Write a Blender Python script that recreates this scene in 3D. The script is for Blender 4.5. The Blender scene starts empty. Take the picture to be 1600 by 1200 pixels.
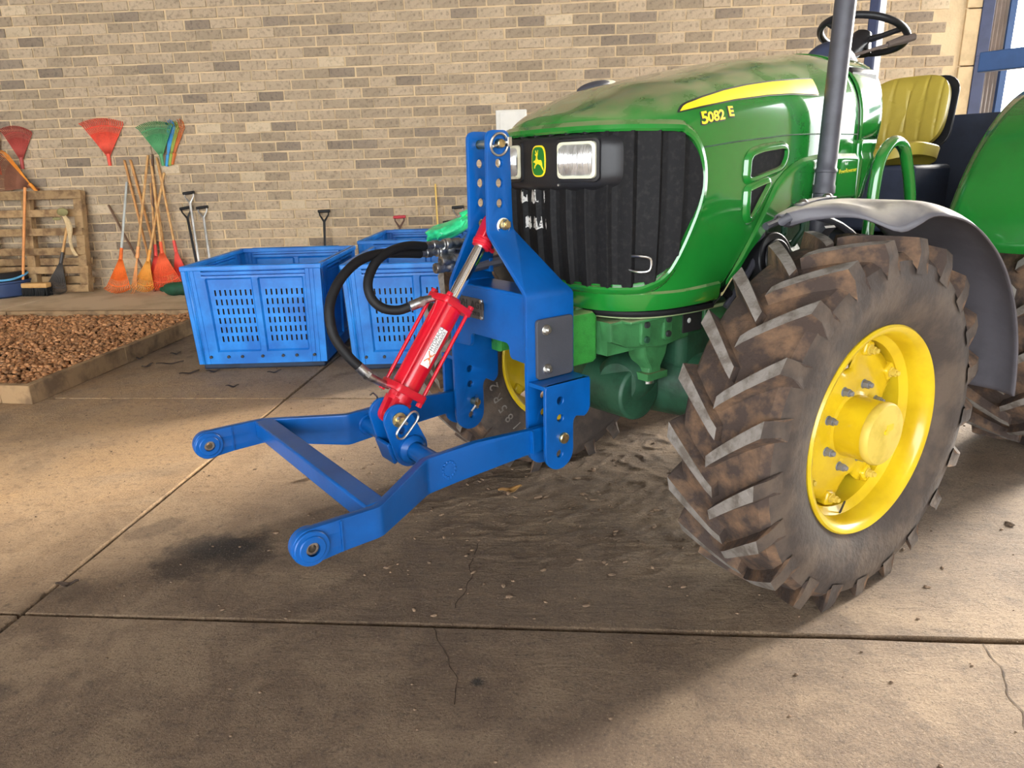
import bpy, bmesh, math, random
from math import sin, cos, pi, radians, hypot, sqrt, atan2
from mathutils import Vector as V, Matrix, noise

# ------------------------------------------------------------------ camera, sky, light
S = bpy.context.scene
COL = S.collection
rnd = random.Random(7)

cam = bpy.data.objects.new('camera', bpy.data.cameras.new('camera'))
COL.objects.link(cam)
cam.data.sensor_width = 36.0
cam.data.lens = 36 * 1115.9 / 1600
cam.data.clip_end = 200
PITCH, ROLL, YAW = .294093, -.027624, -.08961
_f0 = V((sin(YAW), cos(YAW), 0)); _r0 = V((cos(YAW), -sin(YAW), 0)); _u0 = V((0, 0, 1))
_f = cos(PITCH) * _f0 - sin(PITCH) * _u0
_u = cos(PITCH) * _u0 + sin(PITCH) * _f0
_r = cos(ROLL) * _r0 + sin(ROLL) * _u
_u = cos(ROLL) * _u - sin(ROLL) * _r0
cam.matrix_world = Matrix(((_r.x, _u.x, -_f.x, 0), (_r.y, _u.y, -_f.y, 0), (_r.z, _u.z, -_f.z, 1.375), (0, 0, 0, 1)))
S.camera = cam

S.view_settings.view_transform = 'Standard'
S.view_settings.look = 'None'
S.view_settings.gamma = 1.0
S.view_settings.use_curve_mapping = False
S.view_settings.exposure = 0.82

world = bpy.data.worlds.new('world'); S.world = world
world.use_nodes = True
_bg = world.node_tree.nodes['Background']
_bg.inputs[0].default_value = (0.93, 0.97, 1.0, 1)
_bg.inputs[1].default_value = 5.5

sun = bpy.data.objects.new('sun', bpy.data.lights.new('sun', 'SUN'))
COL.objects.link(sun)
sun.data.energy = 10.5
sun.data.angle = radians(15)
sun.data.color = (1.0, 0.93, 0.82)
_sd = V((.76, .62, .29)).normalized()
sun.rotation_euler = _sd.to_track_quat('Z', 'Y').to_euler()

FRONT0, RIGHT1 = 5.5, 4.3       # where the unseen front and right walls end, set to shape the light

# ------------------------------------------------------------------ helpers
def tag(o, label=None, cat=None, group=None, kind=None):
    if label: o['label'] = label
    if cat: o['category'] = cat
    if group: o['group'] = group
    if kind: o['kind'] = kind
    return o

def empty(name, loc=(0, 0, 0), rz=0.0, mtx=None, parent=None):
    o = bpy.data.objects.new(name, None)
    COL.objects.link(o)
    o.empty_display_size = .1
    if mtx is not None: o.matrix_world = mtx
    else:
        o.location = loc; o.rotation_euler = (0, 0, rz)
    if parent: o.parent = parent
    return o

def frame(z, hint=V((0, 1, 0))):
    z = V(z).normalized()
    if abs(z.dot(hint)) > .98: hint = V((1, 0, 0))
    x = hint.cross(z).normalized(); y = z.cross(x)
    return x, y, z

class MB:
    def __init__(s): s.v = []; s.f = []; s.m = []; s.cur = 0
    def add(s, vs, fs):
        o = len(s.v)
        s.v += [tuple(p) for p in vs]
        for f in fs: s.f.append(tuple(i + o for i in f)); s.m.append(s.cur)
        return s
    def box(s, lo, hi, M=None):
        x0, y0, z0 = lo; x1, y1, z1 = hi
        vs = [V(p) for p in ((x0, y0, z0), (x1, y0, z0), (x1, y1, z0), (x0, y1, z0), (x0, y0, z1), (x1, y0, z1), (x1, y1, z1), (x0, y1, z1))]
        if M is not None: vs = [M @ p for p in vs]
        return s.add(vs, [(0, 3, 2, 1), (4, 5, 6, 7), (0, 1, 5, 4), (1, 2, 6, 5), (2, 3, 7, 6), (3, 0, 4, 7)])
    def bar(s, p0, p1, w, h, hint=V((0, 0, 1))):
        p0, p1 = V(p0), V(p1); x, y, z = frame(p1 - p0, hint)
        vs = []
        for p in (p0, p1):
            for a, b in ((-1, -1), (1, -1), (1, 1), (-1, 1)): vs.append(p + x * (a * w / 2) + y * (b * h / 2))
        return s.add(vs, [(3, 2, 1, 0), (4, 5, 6, 7), (0, 1, 5, 4), (1, 2, 6, 5), (2, 3, 7, 6), (3, 0, 4, 7)])
    def cyl(s, p0, p1, r0, r1=None, n=24, cap=True):
        p0, p1 = V(p0), V(p1); r1 = r0 if r1 is None else r1
        x, y, z = frame(p1 - p0); vs = []
        for p, r in ((p0, r0), (p1, r1)):
            for i in range(n):
                a = 2 * pi * i / n; vs.append(p + x * (r * cos(a)) + y * (r * sin(a)))
        fs = [(i, (i + 1) % n, n + (i + 1) % n, n + i) for i in range(n)]
        if cap: fs += [tuple(range(n - 1, -1, -1)), tuple(range(n, 2 * n))]
        return s.add(vs, fs)
    def tube(s, pts, r, n=12, closed=False, cap=True):
        pts = [V(p) for p in pts]; k = len(pts); rs = r if isinstance(r, (list, tuple)) else [r] * k
        vs = []; px = None
        for i, p in enumerate(pts):
            if closed: t = pts[(i + 1) % k] - pts[i - 1]
            else: t = pts[min(i + 1, k - 1)] - pts[max(i - 1, 0)]
            t.normalize()
            if px is None: x, y, _ = frame(t)
            else:
                x = (px - t * px.dot(t)).normalized(); y = t.cross(x)
            px = x
            for j in range(n):
                a = 2 * pi * j / n; vs.append(p + (x * cos(a) + y * sin(a)) * rs[i])
        fs = []
        for i in range(k if closed else k - 1):
            a, b = i * n, ((i + 1) % k) * n
            for j in range(n): fs.append((a + j, a + (j + 1) % n, b + (j + 1) % n, b + j))
        if cap and not closed: fs += [tuple(range(n - 1, -1, -1)), tuple(range((k - 1) * n, k * n))]
        return s.add(vs, fs)
    def lathe(s, prof, c=(0, 0, 0), axis=(0, 1, 0), n=48, a0=0.0, a1=2 * pi):
        c = V(c); x, y, z = frame(axis, V((0, 0, 1))); full = abs(a1 - a0 - 2 * pi) < 1e-6
        m = n if full else n + 1; vs = []
        for i in range(m):
            a = a0 + (a1 - a0) * i / n
            for r, h in prof: vs.append(c + x * (r * cos(a)) + y * (r * sin(a)) + z * h)
        k = len(prof); fs = []
        for i in range(n):
            j = (i + 1) % m
            for q in range(k - 1): fs.append((i * k + q, j * k + q, j * k + q + 1, i * k + q + 1))
        return s.add(vs, fs)
    def grid(s, fn, nu, nv, cu=False):
        vs = [fn(i / (nu if cu else nu - 1), j / (nv - 1)) for i in range(nu) for j in range(nv)]
        fs = []
        for i in range(nu if cu else nu - 1):
            a, b = i * nv, ((i + 1) % nu) * nv
            for j in range(nv - 1): fs.append((a + j, b + j, b + j + 1, a + j + 1))
        return s.add(vs, fs)
    def ell(s, c, r, nu=14, nv=9, M=None):
        c = V(c); vs = []
        for i in range(nu):
            for j in range(nv):
                a = 2 * pi * i / nu; b = -pi / 2 + pi * j / (nv - 1)
                p = V((r[0] * cos(a) * cos(b), r[1] * sin(a) * cos(b), r[2] * sin(b)))
                vs.append(c + (M @ p if M is not None else p))
        fs = [(i * nv + j, ((i + 1) % nu) * nv + j, ((i + 1) % nu) * nv + j + 1, i * nv + j + 1) for i in range(nu) for j in range(nv - 1)]
        return s.add(vs, fs)
    def plate(s, outline, holes, t, M, bevel=.0015, fn=None, cuts=()):
        """flat plate from a 2-D outline with round holes (u, v, r); fn bends it"""
        vs, fs = plate_data(outline, holes, t, bevel, cuts)
        vs = [fn(p) if fn else M @ p for p in vs]
        return s.add(vs, fs)
    def text(s, string, size, M, ext=.001, fn=None, align='CENTER', sx=1.0, bold=0.0):
        vs, fs = text_data(string, size, ext, align, bold)
        vs = [V((p.x * sx, p.y, p.z)) for p in vs]
        return s.add([fn(p) if fn else M @ p for p in vs], fs)
    def build(s, name, mat, parent=None, angle=35, bevel=0, loc=None, solid=0, seg=2, rim=0):
        me = bpy.data.meshes.new(name)
        me.from_pydata(s.v, [], s.f)
        mats = mat if isinstance(mat, (list, tuple)) else [mat]
        for m in mats: me.materials.append(m)
        if len(mats) > 1: me.polygons.foreach_set('material_index', s.m)
        bm = bmesh.new(); bm.from_mesh(me)
        bmesh.ops.recalc_face_normals(bm, faces=bm.faces)
        bm.to_mesh(me); bm.free()
        me.polygons.foreach_set('use_smooth', [angle > 0] * len(me.polygons))
        if 0 < angle < 180: me.set_sharp_from_angle(angle=radians(angle))
        o = bpy.data.objects.new(name, me); COL.objects.link(o)
        if parent: o.parent = parent
        if loc: o.location = loc
        if solid:
            md = o.modifiers.new('thick', 'SOLIDIFY'); md.thickness = solid; md.offset = -1; md.material_offset_rim = rim
        if bevel:
            md = o.modifiers.new('edge', 'BEVEL'); md.width = bevel; md.segments = seg; md.limit_method = 'ANGLE'; md.angle_limit = radians(40)
            md.harden_normals = False
        return o

def _curve_to_data(cu):
    ob = bpy.data.objects.new('tmp', cu)
    me = bpy.data.meshes.new_from_object(ob)
    vs = [v.co.copy() for v in me.vertices]; fs = [tuple(p.vertices) for p in me.polygons]
    bpy.data.objects.remove(ob); bpy.data.meshes.remove(me); bpy.data.curves.remove(cu)
    return vs, fs

def plate_data(outline, holes, t, bevel, cuts=()):
    cu = bpy.data.curves.new('tmp', 'CURVE'); cu.dimensions = '2D'; cu.fill_mode = 'BOTH'
    cu.extrude = max(t / 2 - bevel, 0); cu.bevel_depth = bevel; cu.bevel_resolution = 1; cu.offset = -bevel
    loops = [outline] + [[(h[0] + h[2] * cos(2 * pi * i / 20), h[1] + h[2] * sin(2 * pi * i / 20)) for i in range(20)] for h in holes]
    for lp in loops:
        sp = cu.splines.new('POLY'); sp.points.add(len(lp) - 1); sp.use_cyclic_u = True
        for p, q in zip(sp.points, lp): p.co = (q[0], q[1], 0, 1)
    vs, fs = _curve_to_data(cu)
    if cuts:
        bm = bmesh.new(); bv = [bm.verts.new(p) for p in vs]
        for f in fs:
            try: bm.faces.new([bv[i] for i in f])
            except ValueError: pass
        bmesh.ops.remove_doubles(bm, verts=bm.verts, dist=1e-6)
        for (a, b), nrm in cuts:
            bmesh.ops.bisect_plane(bm, geom=bm.verts[:] + bm.edges[:] + bm.faces[:], plane_co=(a, b, 0), plane_no=(nrm[0], nrm[1], 0))
        bm.verts.index_update()
        vs = [v.co.copy() for v in bm.verts]; fs = [tuple(v.index for v in f.verts) for f in bm.faces]
        bm.free()
    return vs, fs

def text_data(string, size, ext, align, bold=0.0):
    cu = bpy.data.curves.new('tmp', 'FONT'); cu.body = string; cu.size = size; cu.extrude = ext; cu.align_x = align; cu.resolution_u = 3
    cu.offset = bold
    return _curve_to_data(cu)

def arc(cx, cy, r, a0, a1, n=8):
    return [(cx + r * cos(radians(a0 + (a1 - a0) * i / n)), cy + r * sin(radians(a0 + (a1 - a0) * i / n))) for i in range(n + 1)]

def rrect(x0, y0, x1, y1, r, n=5):
    return arc(x1 - r, y0 + r, r, -90, 0, n) + arc(x1 - r, y1 - r, r, 0, 90, n) + arc(x0 + r, y1 - r, r, 90, 180, n) + arc(x0 + r, y0 + r, r, 180, 270, n)

def basis(o, u, v):
    """matrix taking plate coordinates (u, v, w) to space"""
    u = V(u).normalized(); v = V(v).normalized(); w = u.cross(v)
    return Matrix(((u.x, v.x, w.x, o[0]), (u.y, v.y, w.y, o[1]), (u.z, v.z, w.z, o[2]), (0, 0, 0, 1)))

def lerp_tab(tab, x):
    if x <= tab[0][0]: return tab[0][1]
    for (a, b), (c, d) in zip(tab, tab[1:]):
        if x <= c: return b + (d - b) * (x - a) / (c - a)
    return tab[-1][1]

def spline(pts, k=6):
    pts = [V(p) for p in pts]; out = []
    n = len(pts)
    for i in range(n - 1):
        p0, p1, p2, p3 = pts[max(i - 1, 0)], pts[i], pts[i + 1], pts[min(i + 2, n - 1)]
        for j in range(k):
            t = j / k
            out.append(.5 * ((2 * p1) + (p2 - p0) * t + (2 * p0 - 5 * p1 + 4 * p2 - p3) * t * t + (3 * p1 - p0 - 3 * p2 + p3) * t ** 3))
    out.append(pts[-1]); return out

# ------------------------------------------------------------------ materials
def nd(nt, kind, **kw):
    n = nt.nodes.new(kind)
    for k, v in kw.items(): setattr(n, k, v)
    return n

def mat(name, col, rough=.5, metal=0.0, var=.12, scale=6.0, col2=None, bump=0.0, bscale=40.0, coat=0.0, spec=None, mix=(.45, .62), island=0.0, coord='Object', rvar=.1, dust=None, dustamt=0.0, trans=0.0):
    m = bpy.data.materials.new(name); m.use_nodes = True
    nt = m.node_tree; b = nt.nodes['Principled BSDF']; L = nt.links.new
    tc = nd(nt, 'ShaderNodeTexCoord')
    n1 = nd(nt, 'ShaderNodeTexNoise'); n1.inputs['Scale'].default_value = scale; n1.inputs['Detail'].default_value = 6; n1.inputs['Roughness'].default_value = .6
    L(tc.outputs[coord], n1.inputs['Vector'])
    r = nd(nt, 'ShaderNodeValToRGB')
    c2 = col2 or tuple(max(0, c * (1 - var)) for c in col)
    c1 = tuple(min(1, c * (1 + (0 if col2 else var))) for c in col)
    r.color_ramp.elements[0].position = mix[0]; r.color_ramp.elements[0].color = (*c1, 1)
    r.color_ramp.elements[1].position = mix[1]; r.color_ramp.elements[1].color = (*c2, 1)
    L(n1.outputs[0], r.inputs[0]); out = r.outputs[0]
    if island:
        gi = nd(nt, 'ShaderNodeNewGeometry'); oi = nd(nt, 'ShaderNodeObjectInfo')
        ad = nd(nt, 'ShaderNodeMath', operation='ADD'); L(gi.outputs['Random Per Island'], ad.inputs[0]); L(oi.outputs['Random'], ad.inputs[1])
        fr = nd(nt, 'ShaderNodeMath', operation='FRACT'); L(ad.outputs[0], fr.inputs[0])
        mr = nd(nt, 'ShaderNodeMapRange'); mr.inputs[3].default_value = 1 - island; mr.inputs[4].default_value = 1 + island; L(fr.outputs[0], mr.inputs[0])
        hs = nd(nt, 'ShaderNodeHueSaturation'); L(mr.outputs[0], hs.inputs['Value']); L(out, hs.inputs['Color']); out = hs.outputs[0]
    if dust:
        g = nd(nt, 'ShaderNodeNewGeometry'); sp = nd(nt, 'ShaderNodeSeparateXYZ'); L(g.outputs['Normal'], sp.inputs[0])
        n3 = nd(nt, 'ShaderNodeTexNoise'); n3.inputs['Scale'].default_value = 9; n3.inputs['Detail'].default_value = 7; L(tc.outputs[coord], n3.inputs['Vector'])
        m1 = nd(nt, 'ShaderNodeMapRange'); m1.inputs[1].default_value = .45; m1.inputs[2].default_value = .95; L(sp.outputs[2], m1.inputs[0])
        m2 = nd(nt, 'ShaderNodeMapRange'); m2.inputs[1].default_value = .3; m2.inputs[2].default_value = .6; m2.inputs[4].default_value = dustamt; L(n3.outputs[0], m2.inputs[0])
        mu = nd(nt, 'ShaderNodeMath', operation='MULTIPLY'); L(m1.outputs[0], mu.inputs[0]); L(m2.outputs[0], mu.inputs[1])
        mx = nd(nt, 'ShaderNodeMix', data_type='RGBA'); L(mu.outputs[0], mx.inputs[0]); L(out, mx.inputs[6]); mx.inputs[7].default_value = (*dust, 1); out = mx.outputs[2]
        ra = nd(nt, 'ShaderNodeMath', operation='MULTIPLY_ADD'); L(mu.outputs[0], ra.inputs[0]); ra.inputs[1].default_value = .5; ra.inputs[2].default_value = rough; L(ra.outputs[0], b.inputs['Roughness'])
    L(out, b.inputs['Base Color'])
    b.inputs['Roughness'].default_value = rough; b.inputs['Metallic'].default_value = metal
    if spec is not None: b.inputs['Specular IOR Level'].default_value = spec
    if coat: b.inputs['Coat Weight'].default_value = coat; b.inputs['Coat Roughness'].default_value = .06
    if trans: b.inputs['Transmission Weight'].default_value = trans
    if bump:
        n2 = nd(nt, 'ShaderNodeTexNoise'); n2.inputs['Scale'].default_value = bscale; n2.inputs['Detail'].default_value = 5
        L(tc.outputs[coord], n2.inputs['Vector'])
        bp = nd(nt, 'ShaderNodeBump'); bp.inputs['Strength'].default_value = bump; bp.inputs['Distance'].default_value = .01
        L(n2.outputs[0], bp.inputs['Height']); L(bp.outputs[0], b.inputs['Normal'])
    return m

def srgb(r, g, b):
    f = lambda c: (c / 255 / 12.92) if c < 10.3 else ((c / 255 + .055) / 1.055) ** 2.4
    return (f(r), f(g), f(b))

M_ = {}
M_['blue'] = mat('blue_paint', srgb(0, 78, 150), .36, var=.12, scale=5, coat=.12, bump=.04, bscale=30, spec=.35)
M_['red'] = mat('red_paint', srgb(190, 8, 34), .25, var=.08, scale=5, coat=.4)
M_['redd'] = mat('red_cast_paint', srgb(180, 14, 36), .38, var=.12, scale=20, coat=.2, bump=.06, bscale=120)
M_['chrome'] = mat('chrome_rod', (.85, .85, .85), .08, 1.0, var=.03)
M_['zinc'] = mat('zinc_steel', (.62, .62, .6), .32, 1.0, var=.2, scale=40)
M_['brass'] = mat('yellow_zinc_steel', (.55, .45, .24), .35, 1.0, var=.3, scale=40)
M_['steel'] = mat('dark_fitting_steel', (.33, .33, .33), .35, 1.0, var=.3, scale=60)
M_['hose'] = mat('black_rubber_hose', (.006, .006, .007), .6, var=.2, bump=.15, bscale=300, spec=.3)
M_['pad'] = mat('dark_grey_plate', srgb(66, 68, 76), .55, var=.08, bump=.08, bscale=200)
M_['green'] = mat('green_paint', srgb(26, 112, 40), .13, var=.06, scale=3, coat=1.0, dust=srgb(150, 142, 108), dustamt=.8)
M_['greencl'] = mat('clean_green_paint', srgb(26, 112, 40), .16, var=.06, scale=3, coat=.8)
M_['greenf'] = mat('green_cast_paint', srgb(56, 112, 66), .45, var=.2, scale=14, bump=.12, bscale=70, dust=srgb(150, 140, 105), dustamt=.7)
M_['greend'] = mat('dark_green_casting', srgb(34, 72, 52), .5, var=.3, scale=10, bump=.2, bscale=50)
M_['yellow'] = mat('yellow_paint', srgb(214, 184, 30), .28, var=.05, scale=6, col2=srgb(200, 168, 24), coat=.3)
M_['yellowd'] = mat('dusty_yellow_cap', srgb(208, 182, 78), .55, var=.08, scale=14, col2=srgb(190, 166, 62))
M_['decal'] = mat('yellow_decal', srgb(240, 212, 40), .35, var=.03)
M_['black'] = mat('black_plastic', (.014, .014, .016), .36, var=.2, bump=.03, bscale=150, spec=.3)
M_['grille'] = mat('grille_plastic', (.010, .010, .011), .65, var=.35, scale=60, col2=(.022, .021, .021), mix=(.5, .75), bump=.1, bscale=250, spec=.14)
M_['fender'] = mat('grey_black_fender_plastic', srgb(84, 82, 88), .5, var=.1, scale=8, bump=.05, bscale=90, dust=srgb(190, 182, 168), dustamt=.95)
M_['exh'] = mat('matt_black_pipe', srgb(62, 62, 70), .5, var=.15, scale=12)
M_['rub'] = mat('tyre_rubber', srgb(62, 54, 50), .75, var=.3, scale=7, col2=srgb(88, 76, 66), bump=.28, bscale=60)
M_['mud'] = mat('mud_caked_rubber', srgb(62, 50, 44), .9, scale=11, col2=srgb(116, 90, 68), mix=(.45, .66), bump=.5, bscale=55)
M_['lug'] = mat('worn_lug_rubber', srgb(128, 122, 116), .85, scale=18, col2=srgb(96, 88, 80), bump=.4, bscale=70)
M_['binb'] = mat('blue_bin_plastic', srgb(28, 134, 220), .4, scale=4, col2=srgb(12, 100, 184), mix=(.35, .62), bump=.04, bscale=20)
M_['bind'] = mat('dark_bin_base_slot_shade', srgb(24, 40, 62), .7, var=.3)
M_['lens'] = mat('headlamp_lens', (.6, .61, .6), .14, .8, var=.25, scale=25)
M_['cream'] = mat('headlamp_bezel', srgb(205, 203, 180), .4, var=.08)
M_['wood'] = mat('pale_handle_wood', srgb(214, 166, 104), .55, scale=9, col2=srgb(190, 138, 80))
M_['woodd'] = mat('dark_stick_wood', srgb(112, 86, 68), .7, scale=9, var=.25)
M_['nutgrey'] = mat('grey_wheel_nut', srgb(128, 130, 138), .42, .4, var=.15)
M_['pallet'] = mat('weathered_pallet_wood', srgb(176, 144, 102), .8, scale=7, col2=srgb(126, 97, 67), bump=.3, bscale=30, island=.12)
M_['edging'] = mat('grey_edging_timber', srgb(158, 128, 92), .85, scale=6, col2=srgb(116, 92, 66), bump=.3, bscale=30)
M_['nut'] = mat('brown_nut_shell', srgb(190, 138, 92), .55, scale=50, col2=srgb(140, 94, 60), island=.45)
M_['soil'] = mat('dark_bed_base', srgb(66, 46, 32), .9, var=.3, scale=20)
M_['white'] = mat('white_painted_box', srgb(232, 228, 218), .5, var=.04)
M_['mortar'] = mat('pale_mortar', srgb(212, 188, 150), .95, var=.12, scale=2.5, bump=.4, bscale=50)
M_['brick'] = mat('grey_tan_brick', srgb(182, 162, 136), .95, scale=26, col2=srgb(130, 115, 98), mix=(.5, .74), bump=.6, bscale=70, island=.2, coord='Object')
M_['brickdk'] = mat('dark_grey_brick', srgb(150, 134, 116), .95, scale=26, col2=srgb(112, 101, 90), mix=(.5, .74), bump=.6, bscale=70, island=.12)
M_['bricklt'] = mat('pale_brick', srgb(206, 186, 156), .95, scale=26, col2=srgb(164, 146, 120), mix=(.5, .74), bump=.5, bscale=70, island=.12)
M_['plaster'] = mat('pale_plaster_quoin', srgb(205, 180, 140), .9, var=.1, bump=.3, bscale=30)
M_['sheet'] = mat('corrugated_sheet', srgb(150, 138, 130), .6, var=.12, scale=3)
M_['navy'] = mat('dark_steel_column', srgb(58, 66, 96), .5, var=.1)
M_['bluegrey'] = mat('blue_grey_bar', srgb(52, 82, 128), .5, var=.08)
M_['roof'] = mat('roof_sheet', srgb(150, 142, 132), .7, var=.1)
M_['tie'] = mat('white_label', srgb(222, 222, 220), .45, var=.03)
M_['ink'] = mat('dark_ink', (.02, .02, .022), .6, var=.05)
M_['orangei'] = mat('orange_ink', srgb(214, 110, 40), .5, var=.05)
M_['seat'] = mat('yellow_seat_vinyl', srgb(176, 156, 62), .45, var=.06, scale=5, bump=.05, bscale=120)
M_['seatd'] = mat('dark_platform_steel', srgb(46, 52, 70), .6, var=.15)

# ------------------------------------------------------------------ setting: floor
def floor_material():
    m = bpy.data.materials.new('dirty_concrete'); m.use_nodes = True
    nt = m.node_tree; b = nt.nodes['Principled BSDF']; L = nt.links.new
    geo = nd(nt, 'ShaderNodeNewGeometry'); P = geo.outputs['Position']
    def noise_(scale, det=6, ro=.6, dist=0.0, stretch=None):
        n = nd(nt, 'ShaderNodeTexNoise'); n.inputs['Scale'].default_value = scale; n.inputs['Detail'].default_value = det; n.inputs['Roughness'].default_value = ro
        n.inputs['Distortion'].default_value = dist
        if stretch:
            mp = nd(nt, 'ShaderNodeMapping'); mp.inputs['Scale'].default_value = stretch[:3]; mp.inputs['Rotation'].default_value = (0, 0, stretch[3]); L(P, mp.inputs[0]); L(mp.outputs[0], n.inputs['Vector'])
        else: L(P, n.inputs['Vector'])
        return n.outputs[0]
    def rng(o, a, c, lo=0.0, hi=1.0, smooth=True):
        r = nd(nt, 'ShaderNodeMapRange')
        if smooth: r.interpolation_type = 'SMOOTHSTEP'
        for i, v in zip((1, 2, 3, 4), (a, c, lo, hi)): r.inputs[i].default_value = v
        L(o, r.inputs[0]); return r.outputs[0]
    def mth(op, a, c):
        n = nd(nt, 'ShaderNodeMath', operation=op)
        for i, v in enumerate((a, c)):
            if isinstance(v, (int, float)): n.inputs[i].default_value = v
            else: L(v, n.inputs[i])
        return n.outputs[0]
    def blob(c, r0, r1, sx=1, sy=1, rot=0):
        mp = nd(nt, 'ShaderNodeMapping', vector_type='TEXTURE'); mp.inputs[1].default_value = (*c, 0); mp.inputs[2].default_value = (0, 0, rot); mp.inputs[3].default_value = (sx, sy, 1)
        L(P, mp.inputs[0]); ln = nd(nt, 'ShaderNodeVectorMath', operation='LENGTH'); L(mp.outputs[0], ln.inputs[0])
        return rng(ln.outputs['Value'], r0, r1, 1, 0)
    def mix(f, a, c):
        n = nd(nt, 'ShaderNodeMix', data_type='RGBA'); L(f, n.inputs[0])
        for i, v in ((6, a), (7, c)):
            if isinstance(v, tuple): n.inputs[i].default_value = (*v, 1)
            else: L(v, n.inputs[i])
        return n.outputs[2]
    big = noise_(.9, 8, .65, .6); med = noise_(3.2, 8, .7, .4); fine = noise_(28, 8, .75); grit = noise_(120, 4, .8)
    streak = noise_(2.2, 8, .7, .8, (.5, 2.2, 1, .5))
    col = mix(rng(big, .38, .64), srgb(172, 147, 118), srgb(140, 117, 94))
    col = mix(mth('MULTIPLY', rng(med, .42, .66), .75), col, srgb(108, 88, 70))
    # dried mud trodden in front of the tractor
    mudzone = blob((.1, 2.75), .35, 2.0, 1.25, 1.0, .2)
    mud = mth('MULTIPLY', mudzone, rng(streak, .36, .6))
    col = mix(mth('MULTIPLY', mud, .6), col, srgb(106, 87, 70))
    near = mth('MULTIPLY', blob((-.4, 1.1), .4, 2.6, 1.4, .8), rng(med, .3, .62))  # browner, darker tone over the near floor
    col = mix(mth('MULTIPLY', near, .6), col, srgb(118, 95, 75))
    # warm light on the floor by the nut bed, painted into the colour
    tint = mth('MULTIPLY', blob((-3.0, 3.5), .6, 2.3), rng(big, .25, .6))
    col = mix(mth('MULTIPLY', tint, .8), col, srgb(222, 180, 130))
    # oil stains
    edge = mth('MULTIPLY', mth('SUBTRACT', noise_(5, 7, .7), .5), 1.3)
    def stain(c, r, sx, sy, rot, amt, colr, col):
        mp = nd(nt, 'ShaderNodeMapping', vector_type='TEXTURE'); mp.inputs[1].default_value = (*c, 0); mp.inputs[2].default_value = (0, 0, rot); mp.inputs[3].default_value = (sx, sy, 1)
        L(P, mp.inputs[0]); ln = nd(nt, 'ShaderNodeVectorMath', operation='LENGTH'); L(mp.outputs[0], ln.inputs[0])
        d = mth('ADD', ln.outputs['Value'], edge)
        return mix(mth('MULTIPLY', rng(d, r * .55, r * 1.15, 1, 0), amt), col, colr)
    col = stain((-1.36, 2.32), .5, .5, .42, .3, .8, srgb(64, 50, 38), col)
    col = stain((-1.33, 2.36), .5, .28, .2, .3, .75, srgb(36, 30, 25), col)
    col = stain((-1.75, 2.05), .5, .18, .2, .4, .6, srgb(84, 66, 50), col)
    col = stain((-1.70, 2.5), .5, .3, .12, .9, .5, srgb(90, 72, 56), col)
    col = stain((-1.62, 1.55), .5, .12, .1, 0, .6, srgb(80, 64, 50), col)
    col = stain((-.27, 1.655), .5, .06, .05, 0, .9, srgb(40, 36, 32), col)
    col = mix(mth('MULTIPLY', rng(fine, .5, .70), .6), col, srgb(80, 65, 52))
    col = mix(mth('MULTIPLY', rng(grit, .44, .3), .5), col, srgb(206, 186, 156))
    col = mix(mth('MULTIPLY', rng(grit, .52, .66), .62), col, srgb(66, 54, 44))
    L(col, b.inputs['Base Color'])
    b.inputs['Roughness'].default_value = .85
    h = mth('ADD', mth('MULTIPLY', fine, .75), mth('MULTIPLY', grit, .4))
    h = mth('ADD', h, mth('MULTIPLY', mth('MULTIPLY', noise_(9, 9, .75, 1.2, (.6, 2, 1, .5)), mudzone), 1.6))
    h = mth('ADD', h, mth('MULTIPLY', med, .6))
    bp = nd(nt, 'ShaderNodeBump'); bp.inputs['Strength'].default_value = 1.0; bp.inputs['Distance'].default_value = .025
    L(h, bp.inputs['Height']); L(bp.outputs[0], b.inputs['Normal'])
    return m

M_['floor'] = floor_material()
M_['floorp'] = mat('pale_concrete', srgb(222, 200, 168), .9, scale=1.6, col2=srgb(196, 172, 138), bump=.2, bscale=60)  # paler than the main floor, for the back left slabs
M_['joint'] = mat('dark_joint_dirt', srgb(70, 56, 44), .95, var=.3, scale=12)
mb = MB(); mb.box((-14, -7, -.3), (20, 17, -.022))
floor = tag(mb.build('floor', M_['joint']), kind='structure')
XJ = [-11, -6.4, -1.83, 3.1, 7.6, 12.2]
YJ = [-6.2, -4.1, -2.2, -.4, 1.905, 4.21, 6.5, 8.8, 11.4, 14]
slab_meshes = 0
for i in range(len(XJ) - 1):
    for j in range(len(YJ) - 1):
        g = .006
        x0, x1, y0, y1 = XJ[i] + g, XJ[i + 1] - g, YJ[j] + g, YJ[j + 1] - g
        lift = 0.0
        mb = MB()
        # slab with slightly ragged edges
        n = 26
        def edge_pts(ax, bx, k):
            return [ax.lerp(bx, t / n) for t in range(n)]
        cs = [V((x0, y0, 0)), V((x1, y0, 0)), V((x1, y1, 0)), V((x0, y1, 0))]
        top = []
        for q in range(4): top += edge_pts(cs[q], cs[(q + 1) % 4], q)
        ce = V(((x0 + x1) / 2, (y0 + y1) / 2, 0)); out = []; inn = []
        for p in top:
            w = noise.noise(p * 5.0) * .006
            d = (ce - p).normalized()
            out.append(p + d * (.002 + w + .003)); inn.append(p + d * (.0085 + w * .9))
        N = len(top); vs = [(p.x, p.y, -.03) for p in out] + [(p.x, p.y, -.0035) for p in out] + [(p.x, p.y, lift) for p in inn]
        fs = [(a, (a + 1) % N, N + (a + 1) % N, N + a) for a in range(N)] + [(N + a, N + (a + 1) % N, 2 * N + (a + 1) % N, 2 * N + a) for a in range(N)] + [tuple(range(2 * N, 3 * N))]
        mb.add(vs, fs)
        mb.build('floor_slab', M_['floorp'] if YJ[j] > 6 and i < 2 else M_['floor'], floor, angle=12)
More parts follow.
